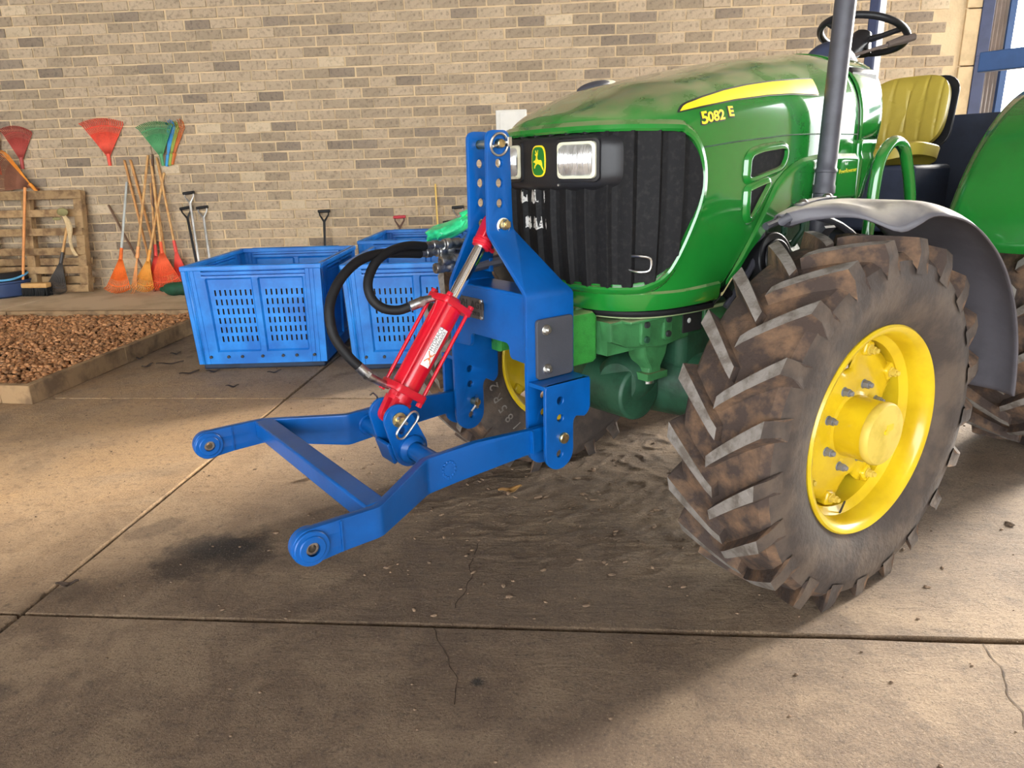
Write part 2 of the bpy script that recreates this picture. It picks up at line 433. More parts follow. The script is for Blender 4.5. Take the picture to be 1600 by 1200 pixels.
for pts in ([(1.2, 1.89), (1.19, 1.79), (1.16, 1.69), (1.13, 1.57), (1.16, 1.4)], [(-.44, 1.89), (-.39, 1.8), (-.36, 1.72), (-.33, 1.66), (-.31, 1.55)], [(-.38, 2.0), (-.36, 2.2), (-.38, 2.45), (-.31, 2.68)]):
    mb = MB(); q = []
    for a, c in zip(pts, pts[1:]):
        for t in range(8):
            x = a[0] + (c[0] - a[0]) * t / 8; y = a[1] + (c[1] - a[1]) * t / 8
            q.append(V((x + noise.noise(V((x * 14, y * 14, 1))) * .02, y, .0012)))
    vs = []
    for k, p in enumerate(q):
        t = (q[min(k + 1, len(q) - 1)] - q[max(k - 1, 0)]).normalized(); nn_ = V((-t.y, t.x, 0)) * (.0022 * (.4 + abs(noise.noise(p * 30)) * 1.6))
        vs += [p + nn_, p - nn_]
    mb.add(vs, [(2 * k, 2 * k + 1, 2 * k + 3, 2 * k + 2) for k in range(len(q) - 1)])
    mb.build('crack', M_['joint'], floor)

# trodden, dried mud in front of the tractor: ridges that rise a few millimetres out of the slab
mb = MB(); NX, NY = 300, 210
def mud_z(x, y):
    m_ = max(0.0, 1 - ((x - .22) / 1.35) ** 2 - ((y - 2.95) / 1.0) ** 2)
    q = V((x * 1.1 + y * .9, (y - x * .5) * 2.4, 0))
    n1 = 1 - abs(noise.noise(q * 2.2)) * 2; n2 = 1 - abs(noise.noise(q * 6.0 + V((7, 3, 0)))) * 2; n3 = noise.noise(V((x * 30, y * 30, 2)))
    n4 = noise.noise(V((x * 2.1, y * 2.1, 5)))
    return -.011 + m_ ** .5 * (.0115 + .006 * n4 + .006 * max(0, n1) * max(0, n2) + .006 * max(0, n2) ** 2 + .0022 * n3)
mb.grid(lambda u, v: (lambda x, y: V((x, y, mud_z(x, y))))(-1.15 + 2.75 * u, 1.93 + 1.95 * v), NX, NY)
tag(mb.build('dried_mud', M_['floor'], floor, angle=180), kind='stuff')

# ------------------------------------------------------------------ setting: brick wall, doorway, shed
WY, WS = 8.95, .0145
wall_m = Matrix.Translation((0, WY, 0)) @ Matrix.Rotation(WS, 4, 'Z')
def on_wall(x, z, d=0.0):           # a point on the wall, d in front of it
    return wall_m @ V((x, -d, z))
mb = MB(); mb.box((-11, .004, -.05), (4.3, .25, 5.2))
wall = tag(mb.build('wall_back', M_['mortar']), kind='structure'); wall.matrix_world = wall_m
BP, BH = .3148, .1148
variants = []
for k in range(8):
    mb = MB(); r2 = random.Random(k)
    hx, hz = (BP - .016) / 2, (BH - .016) / 2; vs = []
    for (dep, ins) in ((.012, 0), (-.006, .0), (-.009, .005)):
        for sx, sz in ((-1, -1), (0, -1), (1, -1), (1, 1), (0, 1), (-1, 1)):
            vs.append((sx * (hx - ins) + r2.uniform(-.003, .003), dep + r2.uniform(-.0015, .0015), sz * (hz - ins) + r2.uniform(-.003, .003)))
    fs = [(a, (a + 1) % 6, 6 + (a + 1) % 6, 6 + a) for a in range(6)] + [(6 + a, 6 + (a + 1) % 6, 12 + (a + 1) % 6, 12 + a) for a in range(6)] + [tuple(range(12, 18))]
    mb.add(vs, fs)
    o = mb.build('brick', [M_['brick'], M_['brick'], M_['brickdk'], M_['brick'], M_['bricklt'], M_['brick'], M_['brick'], M_['brickdk']][k])
    variants.append((o.data, list(mb.v), list(mb.f))); bpy.data.objects.remove(o)
cells = []
for r in range(-1, 45):
    z = .03 + (r + .5) * BH
    off = (.5 if r % 2 else 0) * BP + rnd.uniform(-.03, .03)
    c = -36
    while True:
        x = c * BP + off; c += 1
        if x > 4.25: break
        if x < -10.9: continue
        if x + BP / 2 > 4.24: continue
        cells.append((x + rnd.uniform(-.006, .006), z + rnd.uniform(-.003, .003), rnd.randrange(8) if rnd.random() < .38 else rnd.choice((0, 1, 3, 5, 6))))
def seen(x, z):
    return z < 3.2 and (z > 1.75 if x > -.8 else z > 1.0) and -4.0 < x
cells.sort(key=lambda c: (0 if seen(c[0], c[1]) else 1, (c[0] * .97) ** 2 + (WY) ** 2 - 9 * c[0] * .6))
for x, z, k in cells[:300]:
    o = bpy.data.objects.new('brick', variants[k][0]); COL.objects.link(o); o.parent = wall
    o.location = (x, 0, z)
rest = {}
mb = MB(); mats3 = [M_['brick'], M_['brickdk'], M_['bricklt']]
for x, z, k in cells[300:]:
    mb.cur = {2: 1, 7: 1, 4: 2}.get(k, 0)
    mb.add([(p[0] + x, p[1], p[2] + z) for p in variants[k][1]], variants[k][2])
tag(mb.build('brickwork', mats3, wall), kind='stuff')
# plastered quoin strip in blocks at the wall end
for i in range(9):
    mb = MB(); z0 = .0 + i * .58
    mb.box((4.27, -.02, z0 + .006), (4.43, .25, z0 + .574)); mb.build('quoin_block', M_['plaster'], wall, bevel=.006)
# steel column and sliding sheet door beside the opening
mb = MB(); mb.box((4.43, -.03, 0), (4.56, .2, 5.1)); mb.box((4.43, -.035, 2.36), (4.57, .0, 2.42))
tag(mb.build('trim_1', M_['navy'], bevel=.006), kind='structure').matrix_world = wall_m
door = empty('door_1', mtx=wall_m); tag(door, kind='structure')
for k in range(2):
    z0, z1 = ((0, 2.38), (2.40, 5.0))[k]
    mb = MB()
    mb.grid(lambda u, v: V((4.56 + .17 * u, .012 * sin(u * 2 * pi * 4) + .03 - .02 * k, z0 + (z1 - z0) * v)), 49, 2)
    mb.build('door_panel', M_['sheet'], door, solid=.002)
mb = MB(); mb.box((4.72, -.03, 0), (4.79, .05, 5.0)); mb.build('door_frame', M_['bluegrey'], door, bevel=.004)
# roof and unseen closed sides of the shed; the back right corner, the right side and part of the front stand open
mb = MB(); mb.grid(lambda u, v: V((-11 + 20 * u, -8 + 17.2 * v, 5.2 + .025 * sin(u * 20 * 2 * pi / .25))), 640, 2)
tag(mb.build('roof', M_['roof'], angle=180), kind='structure')
for k in range(6):
    mb = MB(); y = -7.0 + k * 2.9; mb.box((-11, y, 4.92), (9, y + .07, 5.16)); tag(mb.build('beam', M_['navy']), kind='structure')
mb = MB(); mb.box((-11.2, -8, 0), (-11, 9.2, 5.2)); tag(mb.build('wall_left', M_['bricklt']), kind='structure')
mb = MB(); mb.box((FRONT0, -8.2, 0), (9, -8, 5.2)); tag(mb.build('wall_front_unseen', M_['bricklt']), kind='structure')  # out of view, added to cut the light from the front
mb = MB(); mb.box((9, -8.2, 0), (9.2, RIGHT1, 5.2)); tag(mb.build('wall_right_unseen', M_['bricklt']), kind='structure')  # out of view, its end set to limit daylight and hood reflections

# ------------------------------------------------------------------ bulk bins
def bin_wall(Wd, H, tp, slots, vert_ribs=True):
    """one moulded side wall in (u, z) with recessed panels, louvre grooves and open slots"""
    us = {0, Wd}; zs = {0, H}
    pan = [(.20, .57), (.64, 1.0)]
    pan = [(a * Wd / 1.16, c * Wd / 1.16) for a, c in pan]
    zp = (.10, .625)
    grooves = [.655, .683, .711]
    ribs = [.03, .06, .09, Wd - .05, Wd - .08, Wd - .11] if vert_ribs else []
    for a, c in pan:
        us |= {a - .012, a, c, c + .012, a - .03, c + .03, a - .034, c + .034}
    zs |= {zp[0] - .012, zp[0], zp[1], zp[1] + .012}
    for g in grooves: zs |= {g - .009, g - .006, g + .005, g + .008}
    for r in ribs: us |= {r - .005, r - .002, r + .002, r + .005}
    cells_u, cells_z = [], []
    if slots:
        for a, c in pan:
            mid = (a + c) / 2 + .015
            for k in range(8):
                u = mid + (k - 3.5) * .037; us |= {u - .006, u + .006}; cells_u.append((u - .006, u + .006))
        for k in range(6):
            z = .165 + k * .068; zs |= {z, z + .042}; cells_z.append((z, z + .042))
    us = sorted(us); zs = sorted(zs)
    def dep(u, z):
        d = 0.0
        for a, c in pan:
            aa = a - .001 + (.0 if z < .5 else 0)
            if aa <= u <= c + .001 and zp[0] - .001 <= z <= zp[1] + .001: d = .014
            if a - .031 <= u <= c + .031:
                for g in grooves:
                    if -.0065 < z - g < .0055: d = .022
        for r in ribs:
            if abs(u - r) < .0025: d = max(d, .005)
        return d
    def pt(u, z):
        k = tp * (1 - z / H)
        return V((Wd / 2 + (u - Wd / 2) * (1 - 2 * k / Wd), k + dep(u, z) + .012 * sin(pi * u / Wd) * (-.3), z))
    idx = {}; vs = []; fs = []
    for i, u in enumerate(us):
        for j, z in enumerate(zs): idx[i, j] = len(vs); vs.append(pt(u, z))
    for i in range(len(us) - 1):
        for j in range(len(zs) - 1):
            um, zm_ = (us[i] + us[i + 1]) / 2, (zs[j] + zs[j + 1]) / 2
            if any(a < um < c for a, c in cells_u) and any(a < zm_ < c for a, c in cells_z): continue
            fs.append((idx[i, j], idx[i + 1, j], idx[i + 1, j + 1], idx[i, j + 1]))
    return vs, fs

def make_bin(loc, rz, label):
    t = empty('bulk_bin', loc, rz); tag(t, label, 'bin', 'blue plastic bulk bins')
    Wd, D, H, tp, b0 = .99, 1.2, .715, .024, .045
    for k in range(4):
        vs, fs = bin_wall(Wd if k % 2 == 0 else D, H, tp, k % 2 == 0)
        T = [Matrix.Identity(4), Matrix.Translation((Wd, 0, 0)) @ Matrix.Rotation(pi / 2, 4, 'Z'), Matrix.Translation((Wd, D, 0)) @ Matrix.Rotation(pi, 4, 'Z'), Matrix.Translation((0, D, 0)) @ Matrix.Rotation(-pi / 2, 4, 'Z')][k]
        mb = MB(); mb.add([T @ p + V((0, 0, b0)) for p in vs], fs)
        mb.build('side_wall', [M_['binb'], M_['bind']], t, angle=0, solid=.006, rim=1)  # slot edges take the dark colour as painted shade
    mb = MB(); mb.box((tp, tp, b0), (Wd - tp, D - tp, b0 + .02)); mb.build('bottom', M_['binb'], t)
    mb = MB()
    top = b0 + H
    for a, c in (((-.008, -.008), (Wd + .008, .03)), ((-.008, D - .03), (Wd + .008, D + .008)), ((-.008, .03), (.03, D - .03)), ((Wd - .03, .03), (Wd + .008, D - .03))):
        mb.box((a[0], a[1], top - .03), (c[0], c[1], top + .006))
    mb.build('rim', M_['binb'], t, bevel=.007)
    mb = MB(); mb.box((tp + .03, tp + .03, b0 + .03), (Wd - tp - .03, D - tp - .03, b0 + .5)); mb.build('dark_slot_backing', M_['soil'], t, bevel=.02)  # unseen block added behind the walls to keep the slots dark
    for sx, sy in ((0, 0), (1, 0), (1, 1), (0, 1)):       # rounded corner posts
        mb = MB()
        a = {(0, 0): 180, (1, 0): 270, (1, 1): 0, (0, 1): 90}[sx, sy]
        def f(u, v):
            k = tp * (1 - v); r = .05
            cx = (k + r if sx == 0 else Wd - k - r); cy = (k + r if sy == 0 else D - k - r)
            an = radians(a + 90 * u)
            return V((cx + (r + .004) * cos(an), cy + (r + .004) * sin(an), b0 + H * v))
        mb.grid(f, 7, 2)
        mb.build('corner_post', M_['binb'], t, solid=.004)
    mb = MB()
    mb.box((tp + .02, tp + .015, 0), (Wd - tp - .02, tp + .14, b0)); mb.box((tp + .02, D - tp - .14, 0), (Wd - tp - .02, D - tp - .015, b0)); mb.box((tp + .02, tp + .14, 0), (tp + .14, D - tp - .14, b0)); mb.box((Wd - tp - .14, tp + .14, 0), (Wd - tp - .02, D - tp - .14, b0))
    mb.build('skid', M_['bind'], t, bevel=.012)
    for u in (.10, .23, .33, .48, .63, .73, .86):
        mb = MB(); mb.cyl((u + .02, tp - .022, .1), (u + .02, tp + .02, .1), .011, n=12); mb.build('drain_hole', M_['ink'], t)
    return t
make_bin((-2.77, 4.86, 0), radians(5), 'big blue plastic bin beside the bed of nuts, standing clear of the implement')
make_bin((-1.60, 4.84, 0), radians(5), 'blue plastic bin standing half behind the red hydraulic cylinder')
make_bin((-1.98, 6.55, 0), radians(3), 'blue plastic bin behind the other two with a green bag on it')

# crumpled green bag on the rear bin
t = empty('plastic_bag', (-1.12, 6.62, .77)); tag(t, 'crumpled bright green plastic bag lying on the rear bin rim', 'bag')
mb = MB()
def f(u, v):
    a = 2 * pi * u; r = sin(pi * v) ** .7
    p = V((cos(a) * .2 * r, sin(a) * .2 * r, .075 + .11 * (v - .5) * 2))
    n = noise.noise(p * 9) * .05 + abs(noise.noise(p * 22)) * .03
    p.x += p.z * 1.0 - .1; p.z = p.z * .9 + .25 * max(p.x, 0) * .8
    return p + V((n, noise.noise(p * 12 + V((4, 0, 0))) * .05, n * .7))
M_['bag'] = mat('green_film', srgb(58, 224, 150), .35, var=.15, scale=10, coat=.3)
mb.grid(f, 36, 18, True); mb.build('bag_film', M_['bag'], t, angle=20)
mb = MB(); mb.tube([(.1, 0, .2), (.16, .02, .235), (.2, .0, .25)], [.03, .016, .03], 8); mb.build('knot', M_['bag'], t)

# ------------------------------------------------------------------ bed of nuts in a timber edging
bed = empty('nut_bed', (-3.5, 4.13, 0)); tag(bed, 'shallow drying bed of brown nuts inside grey timber edging', 'nut bed')
mb = MB(); mb.box((-4.6, .0, .002), (0, 2.5, .05)); mb.build('bed_base', M_['soil'], bed)
for a, c in (((0.02, -.02), (.03, .95)), ((.03, .955), (.02, 2.0)), ((.02, 2.005), (.015, 2.52))):
    mb = MB(); mb.bar((a[0], a[1], .065), (c[0], c[1], .065), .05, .13); mb.build('edging_board', M_['edging'], bed, bevel=.006)
for a, c in (((-.18, -.005), (.045, -.025)), ((-2.3, .1), (-.185, -.003)), ((-4.6, .22), (-2.31, .1))):
    mb = MB(); mb.bar((a[0], a[1], .064), (c[0], c[1], .064), .055, .126); mb.build('edging_board', M_['edging'], bed, bevel=.006)
for a, c in (((-2.2, 2.56), (.0, 2.53)), ((-4.7, 2.62), (-2.21, 2.56))):
    mb = MB(); mb.bar((a[0], a[1], .06), (c[0], c[1], .06), .05, .12); mb.build('edging_board', M_['edging'], bed, bevel=.006)
mb = MB()
bmi = bmesh.new(); bmesh.ops.create_icosphere(bmi, subdivisions=1, radius=1); ico_v = [v.co.copy() for v in bmi.verts]; ico_f = [tuple(v.index for v in f.verts) for f in bmi.faces]; bmi.free()
y = .05
while y < 2.5:
    x = -3.9
    while x < -.02:
        px, py = x + rnd.uniform(-.016, .016), y + rnd.uniform(-.016, .016)
        h = .062 + .03 * noise.noise(V((px * 1.6, py * 1.6, 0))) + .02 * noise.noise(V((px * 6, py * 6, 3))) + rnd.uniform(0, .016)
        if px > -.05: h -= .01
        r = rnd.uniform(.015, .021); R = Matrix.Rotation(rnd.uniform(0, 6.28), 3, 'Z') @ Matrix.Rotation(rnd.uniform(-.9, .9), 3, 'X')
        sc = (r * rnd.uniform(1.0, 1.5), r, r * rnd.uniform(.7, .95))
        mb.add([R @ V((p.x * sc[0], p.y * sc[1], p.z * sc[2])) + V((px, py, h)) for p in ico_v], ico_f)
        x += .034
    y += .034
tag(mb.build('nuts', M_['nut'], bed, angle=180), kind='stuff')

# ------------------------------------------------------------------ pallet leaning on the wall
pal = empty('pallet', on_wall(-7.6, 0, .37)); pal.rotation_euler = (radians(-9.5), 0, WS)
tag(pal, 'weathered wooden pallet leaning against the brick wall', 'pallet')
PW = 1.52
for k, z in enumerate((.02, .25, .48, .72, .95, 1.165)):
    mb = MB(); h = .09 if k not in (5,) else .105
    mb.box((0 + rnd.uniform(-.01, .01), -.022, z), (PW + rnd.uniform(-.015, .015), 0, z + h)); mb.build('slat', M_['pallet'], pal, bevel=.004)
for x in (.15, .72, 1.40):
    mb = MB(); mb.box((x, .001, .02), (x + .11, .09, 1.27)); mb.build('bearer', M_['pallet'], pal, bevel=.005)
for z in (.13, .36):
    mb = MB(); mb.box((0, .092, z), (PW, .112, z + .09)); mb.build('slat', M_['pallet'], pal, bevel=.004)
# pale strip tied on the pallet
t = empty('rag_strip', on_wall(-6.25, .98, .32)); tag(t, 'pale cloth strip hanging from the pallet slats', 'rag')
M_['rag'] = mat('pale_rag', srgb(206, 182, 140), .9, var=.15, scale=14)
mb = MB(); mb.grid(lambda u, v: V((.05 * (u - .5) * (1 + .5 * sin(v * 7)) + .07 * v + .03 * sin(v * 6), -.02 - .012 * sin(u * 9 + v * 4), -.52 * v)), 7, 22); mb.build('cloth', M_['rag'], t, solid=.004)
mb = MB(); mb.ell((0, -.02, .02), (.07, .035, .05)); mb.ell((-.09, -.02, -.06), (.06, .02, .02)); mb.build('knot', mat('greenish_rag', srgb(150, 142, 96), .9), t)

# ------------------------------------------------------------------ leaf rakes
def fan_data(R, half, n, neck=.05, arcd=.0):
    """leaf-rake head in its XZ plane: neck at the origin, tines opening along +Z"""
    mb = MB()
    for k in range(n):
        a = -half + 2 * half * k / (n - 1)
        d = V((sin(a), 0, cos(a))); L = R * (1 if arcd == 0 else cos(half) / cos(a) * (1 + .12 * (1 - (a / half) ** 2)))
        pts = [d * .03, d * (L * .5), d * (L * .93), d * L + V((0, -.035, 0))]
        for p, q in zip(pts, pts[1:]): mb.bar(p, q, R * half * .55 / n + .002, .008, V((0, 1, 0)))
    def web(u, v):
        a = half * (2 * u - 1); r = .02 + R * .62 * v * (1 if arcd == 0 else cos(half) / cos(a) * (1 + .12 * (1 - (a / half) ** 2)))
        return V((sin(a) * r, .004 + .007 * v * cos(u * pi * 2 * (n - 1)), cos(a) * r))
    mb.grid(web, 2 * n - 1, 6)
    def band(u, v):
        a = half * (2 * u - 1); r = R * (.80 + .03 * v) * (1 if arcd == 0 else cos(half) / cos(a) * (1 + .12 * (1 - (a / half) ** 2)))
        return V((sin(a) * r, -.004, cos(a) * r))
    mb.grid(band, n, 2)
    return mb

def make_rake(name, label, neck, up, colr, R=.42, half=.55, n=18, handle=None, hmat=None, hcol=None, group=None, yaw=0.0, flip=False):
    """head opens along `up`; handle runs from the neck to the point `handle`"""
    u = V(up).normalized(); wn = V((sin(-WS), -cos(WS), 0)) * -1
    y = (wn - u * wn.dot(u)).normalized(); x = y.cross(u)
    if yaw: Rm = Matrix.Rotation(yaw, 3, u); x = Rm @ x; y = Rm @ y
    m = Matrix(((x.x, y.x, u.x, neck[0]), (x.y, y.y, u.y, neck[1]), (x.z, y.z, u.z, neck[2]), (0, 0, 0, 1)))
    t = empty(name, mtx=m); tag(t, label, 'rake', group)
    mm = mat(name + '_plastic', colr, .45, var=.1, scale=8)
    fan_data(R, half, n, arcd=0 if half > .5 and 'orange-red' not in label and 'green' not in label else 1).build('rake_head', mm, t)
    mb = MB(); mb.cyl((0, 0, -.09), (0, 0, .05), .019, .022, 12); mb.build('socket', mm, t)
    if handle is not None:
        h = m.inverted() @ V(handle)
        mb = MB(); mb.cyl((0, 0, .0), h, .0155, .0145, 12); mb.ell(h, (.0145,) * 3, 10, 7); mb.build('handle', hmat or M_['wood'], t)
    return t
RO, RR, RG = srgb(238, 84, 42), srgb(226, 62, 50), srgb(70, 150, 92)
g1 = 'rake heads hung on the wall'
make_rake('leaf_rake', 'orange-red rake head hung alone on the brick wall, fan upward', on_wall(-5.73, 1.62, .03), (0, 0, 1), srgb(234, 80, 56), R=.50, half=.6, n=22, group=g1)
make_rake('leaf_rake', 'green rake head hung on the wall in front of blue and orange ones', on_wall(-5.03, 1.60, .07), (-.06, 0, 1), RG, R=.44, half=.54, n=20, group=g1)
make_rake('leaf_rake', 'thin edge of a blue rake head hung behind the green one', on_wall(-4.97, 1.59, .045), (.3, 0, 1), srgb(60, 150, 210), R=.42, half=.12, n=6, group=g1)
make_rake('leaf_rake', 'narrow lime green rake head hung between the blue and orange ones', on_wall(-4.93, 1.6, .04), (.36, 0, 1), srgb(150, 170, 70), R=.40, half=.1, n=5, group=g1)
make_rake('leaf_rake', 'brown-orange rake head hung rearmost beside the green one', on_wall(-4.90, 1.61, .025), (.42, 0, 1), srgb(206, 110, 50), R=.42, half=.13, n=6, group=g1)
make_rake('leaf_rake', 'dull red rake head hung above the pallet', on_wall(-6.87, 1.61, .03), (0.06, 0, 1), srgb(176, 70, 62), R=.42, half=.52, n=19, group=g1)
make_rake('leaf_rake', 'bright orange rake head hung at the photo edge above the pallet', on_wall(-7.17, 1.55, .05), (-.0, 0, 1), srgb(240, 92, 30), R=.50, half=.26, n=9, group=g1)
make_rake('leaf_rake', 'wide brown rake head turned on its side above the pallet', on_wall(-6.76, 1.30, .09), (-.86, 0, .38), srgb(134, 84, 62), R=.56, half=.5, n=24, group=g1)
make_rake('leaf_rake', 'narrow orange-yellow rake head seen edge-on over the brown one', on_wall(-6.72, 1.30, .13), (-.55, -.0, .82), srgb(240, 150, 50), R=.48, half=.06, n=5, group=g1)
g2 = 'rakes leaning on the wall'
M_['wood2'] = mat('amber_handle_wood', srgb(196, 140, 78), .5, scale=9, var=.15)
M_['alu'] = mat('grey_metal_tube', srgb(196, 200, 196), .4, .3, var=.08)
def floor_rake(label, bx, by, tx, tz, colr, R=.4, half=.35, n=14, hm=None, hd=.02, yaw=0.0):
    b = V((bx, by, .03)); tpt = on_wall(tx, tz, hd); ax = (tpt - b).normalized()
    make_rake('leaf_rake', label, b + ax * R, -ax, colr, R, half, n, tpt, hm, group=g2, yaw=yaw)
floor_rake('orange rake with a grey metal handle, nearest the pallet of the leaning ones', -5.62, 8.37, -5.56, 1.32, srgb(240, 112, 34), .46, .36, 14, M_['alu'])
floor_rake('pale tan rake standing edge-on beside the orange one with metal handle', -5.46, 8.44, -5.23, 1.63, srgb(232, 160, 96), .46, .07, 4)
floor_rake('amber rake with separate thin tines in the leaning bunch', -5.36, 8.47, -5.06, 1.42, srgb(234, 158, 62), .42, .36, 12, yaw=.1)
floor_rake('red-pink rake tucked behind the amber one in the leaning bunch', -5.22, 8.58, -5.25, 1.3, srgb(228, 66, 54), .46, .34, 13)
floor_rake('wide red-orange rake with long tines in the leaning bunch', -5.08, 8.52, -5.2, 1.58, srgb(240, 92, 44), .50, .46, 18)
floor_rake('coral red rake nearest the blue bin in the leaning bunch', -4.93, 8.66, -5.12, 1.60, srgb(236, 76, 62), .50, .26, 10)
floor_rake('black tined rake with short pale handle in front of the pallet', -6.46, 8.40, -6.28, .85, srgb(62, 58, 56), .42, .34, 16, hd=.25)
def stick(name, label, cat, p0, p1, r, m, group=None):
    t = empty(name, p0); tag(t, label, cat, group); d = V(p1) - V(p0)
    mb = MB(); mb.cyl((0, 0, 0), d, r, r * .93, 12); mb.build('shaft', m, t)
    mb = MB(); mb.ell(d, (r * .97,) * 3, 10, 7); mb.build('end_cap', m, t)
    return t
g3 = 'loose handles leaning on the wall'
stick('tool_handle', 'amber wooden handle leaning leftmost behind the rake bunch', 'handle', (-5.33, 8.72, 0), on_wall(-5.54, 1.58, .02), .016, M_['wood2'], g3)
stick('tool_handle', 'amber wooden handle leaning second behind the rake bunch', 'handle', (-5.22, 8.74, 0), on_wall(-5.46, 1.58, .02), .017, M_['wood2'], g3)
stick('tool_handle', 'dark brown stick leaning away from the rake bunch towards the pallet', 'handle', (-5.25, 8.55, 0), on_wall(-5.85, 1.05, .02), .014, M_['woodd'], g3)
stick('tool_handle', 'dark brown handle with black tip in the middle of the rake bunch', 'handle', (-5.36, 8.7, 0), on_wall(-5.17, 1.64, .02), .015, M_['woodd'], g3)
stick('tool_handle', 'pale wooden handle in the middle of the rake bunch', 'handle', (-5.12, 8.68, 0), on_wall(-5.19, 1.5, .05), .016, M_['wood'], g3)
stick('tool_handle', 'thin yellow stick leaning beside the red grip behind the rear bin', 'handle', on_wall(-1.62, 0, .3), on_wall(-1.67, 1.2, .02), .012, mat('yellow_stick', srgb(224, 186, 96), .5), g3)
# broom in front of the pallet
t = empty('broom', (-6.78, 8.36, 0)); tag(t, 'black bristled broom with orange wooden handle leaning on the pallet', 'broom')
mb = MB(); mb.box((-.09, -.05, .1), (.28, .05, .16)); mb.build('broom_block', M_['wood'], t, bevel=.012)
mb = MB()
for i in range(24):
    for j in range(5):
        x = -.085 + i * .0155; y = -.04 + j * .02
        mb.bar((x, y, .1), (x + rnd.uniform(-.012, .012), y * 1.3 + rnd.uniform(-.01, .01), .002), .012, .014)
mb.build('bristles', mat('black_bristle', (.012, .012, .013), .8), t)
h = on_wall(-6.77, 1.30, .2) - V((-6.78, 8.36, 0))
mb = MB(); mb.cyl((-.07, 0, .12), h, .016, .016, 12); mb.build('handle', mat('orange_handle_wood', srgb(226, 150, 84), .5, var=.1), t)
# shovels and forks with D grips
def d_tool(name, label, x0, y0, tx, tz, gripm, shaftm, group, hd=.06, blade=True, lean=0.0):
    b = V((x0, y0, .02)); tp = on_wall(tx, tz, hd); t = empty(name, b); tag(t, label, 'shovel' if blade else 'fork', group)
    ax = (tp - b).normalized(); L = (tp - b).length; xx = V((1, 0, 0)); xx = (xx - ax * xx.dot(ax)).normalized(); yy = ax.cross(xx)
    m = Matrix(((xx.x, yy.x, ax.x, 0), (xx.y, yy.y, ax.y, 0), (xx.z, yy.z, ax.z, 0), (0, 0, 0, 1)))
    mb = MB(); mb.cyl(m @ V((0, 0, .25)), m @ V((0, 0, L - .11)), .0155, n=12); mb.build('shaft', shaftm, t)
    mb = MB()
    for s in (-1, 1): mb.tube([m @ V(p) for p in ((0, 0, L - .13), (s * .02, 0, L - .1), (s * .055, 0, L - .045), (s * .058, 0, L))], [.014, .012, .009, .009], 8)
    mb.build('grip_fork', shaftm, t)
    mb = MB(); mb.cyl(m @ V((-.075, 0, L)), m @ V((.075, 0, L)), .019, n=14); mb.build('grip', gripm, t, bevel=.004)
    mb = MB()
    if blade: mb.grid(lambda u, v: m @ V(((u - .5) * .22, .05 * (u - .5) ** 2 * 4 + .02, .29 * (1 - v))), 9, 6)
    else:
        mb.bar(m @ V((-.1, 0, .26)), m @ V((.1, 0, .26)), .02, .02)
        for k in range(4): mb.cyl(m @ V((-.09 + .06 * k, 0, .26)), m @ V((-.09 + .06 * k, .0, .0)), .008, .004, 8)
    mb.build('blade' if blade else 'fork_head', M_['steel'], t, solid=.003 if blade else 0)
    return t
g4 = 'shovels and forks leaning on the wall'
BK = M_['black']; AL = mat('worn_steel_tube', (.5, .49, .47), .4, .8, var=.2)
d_tool('shovel', 'tallest black-gripped shovel with bright steel shaft behind the bin corner', -4.62, 8.55, -4.76, 1.18, BK, AL, g4)
d_tool('shovel', 'black-gripped shovel with black shaft beside the tallest one', -4.66, 8.6, -4.83, 1.0, BK, BK, g4)
d_tool('shovel', 'black-gripped shovel with grey shaft nearest the bin of the three', -4.5, 8.6, -4.63, 1.0, BK, AL, g4, hd=.03)
d_tool('shovel', 'lone black-gripped shovel with dark shaft behind the blue bin', -3.05, 8.6, -3.07, .92, BK, BK, g4)
d_tool('shovel', 'shovel with a red grip behind the rear bin', -2.1, 8.6, -2.13, .83, mat('red_grip', srgb(196, 52, 66), .5), mat('brown_shaft', srgb(96, 70, 58), .6), g4)
d_tool('garden_fork', 'black-gripped fork with grey shaft behind the green bag', -1.36, 8.6, -1.4, .93, BK, AL, g4, blade=False)
d_tool('garden_fork', 'black fork with lower grip, half behind the green bag', -1.4, 8.5, -1.52, .76, BK, BK, g4, blade=False)
# tubs and the green sack by the pallet
t = empty('plastic_tub', (-7.12, 8.38, 0)); tag(t, 'dark blue round tub by the pallet with black tray and rope on top', 'tub')
NB = mat('dark_blue_plastic', srgb(40, 62, 104), .5, var=.1)
mb = MB(); mb.lathe([(0, .0), (.26, .0), (.29, .02), (.3, .17), (.315, .18), (.315, .2), (.29, .2), (.28, .05), (0, .04)], axis=(0, 0, 1), n=40); mb.build('tub_body', NB, t)
mb = MB(); mb.lathe([(0, .2), (.27, .2), (.28, .3), (.25, .31), (.2, .25), (0, .24)], axis=(0, 0, 1), n=40); mb.build('tray', M_['black'], t)
mb = MB(); mb.tube([V((.285 * cos(a), .285 * sin(a), .25 + .03 * sin(2 * a))) for a in [i * 2 * pi / 40 for i in range(40)]], .014, 8, True); mb.build('rope', mat('light_blue_rope', srgb(96, 170, 214), .6), t)
mb = MB(); mb.ell((-.12, -.1, .36), (.09, .07, .06)); mb.build('cloth', M_['white'], t)
t = empty('green_sack', (-4.78, 8.28, 0)); tag(t, 'small dark green sack lying on the floor beside the bin', 'sack')
GS = mat('dark_green_sack', srgb(24, 76, 52), .7, var=.25)
mb = MB(); mb.grid(lambda u, v: (lambda a, r: V((.19 * cos(a) * r, .12 * sin(a) * r, .075 - .075 * cos(pi * v) + .012 * noise.noise(V((cos(a) * 3, sin(a) * 3, v * 4))))))(2 * pi * u, sin(pi * v) ** .6), 28, 14, True); mb.build('sack_body', GS, t)
mb = MB(); mb.ell((-.2, 0, .07), (.04, .03, .03)); mb.build('tied_end', GS, t)
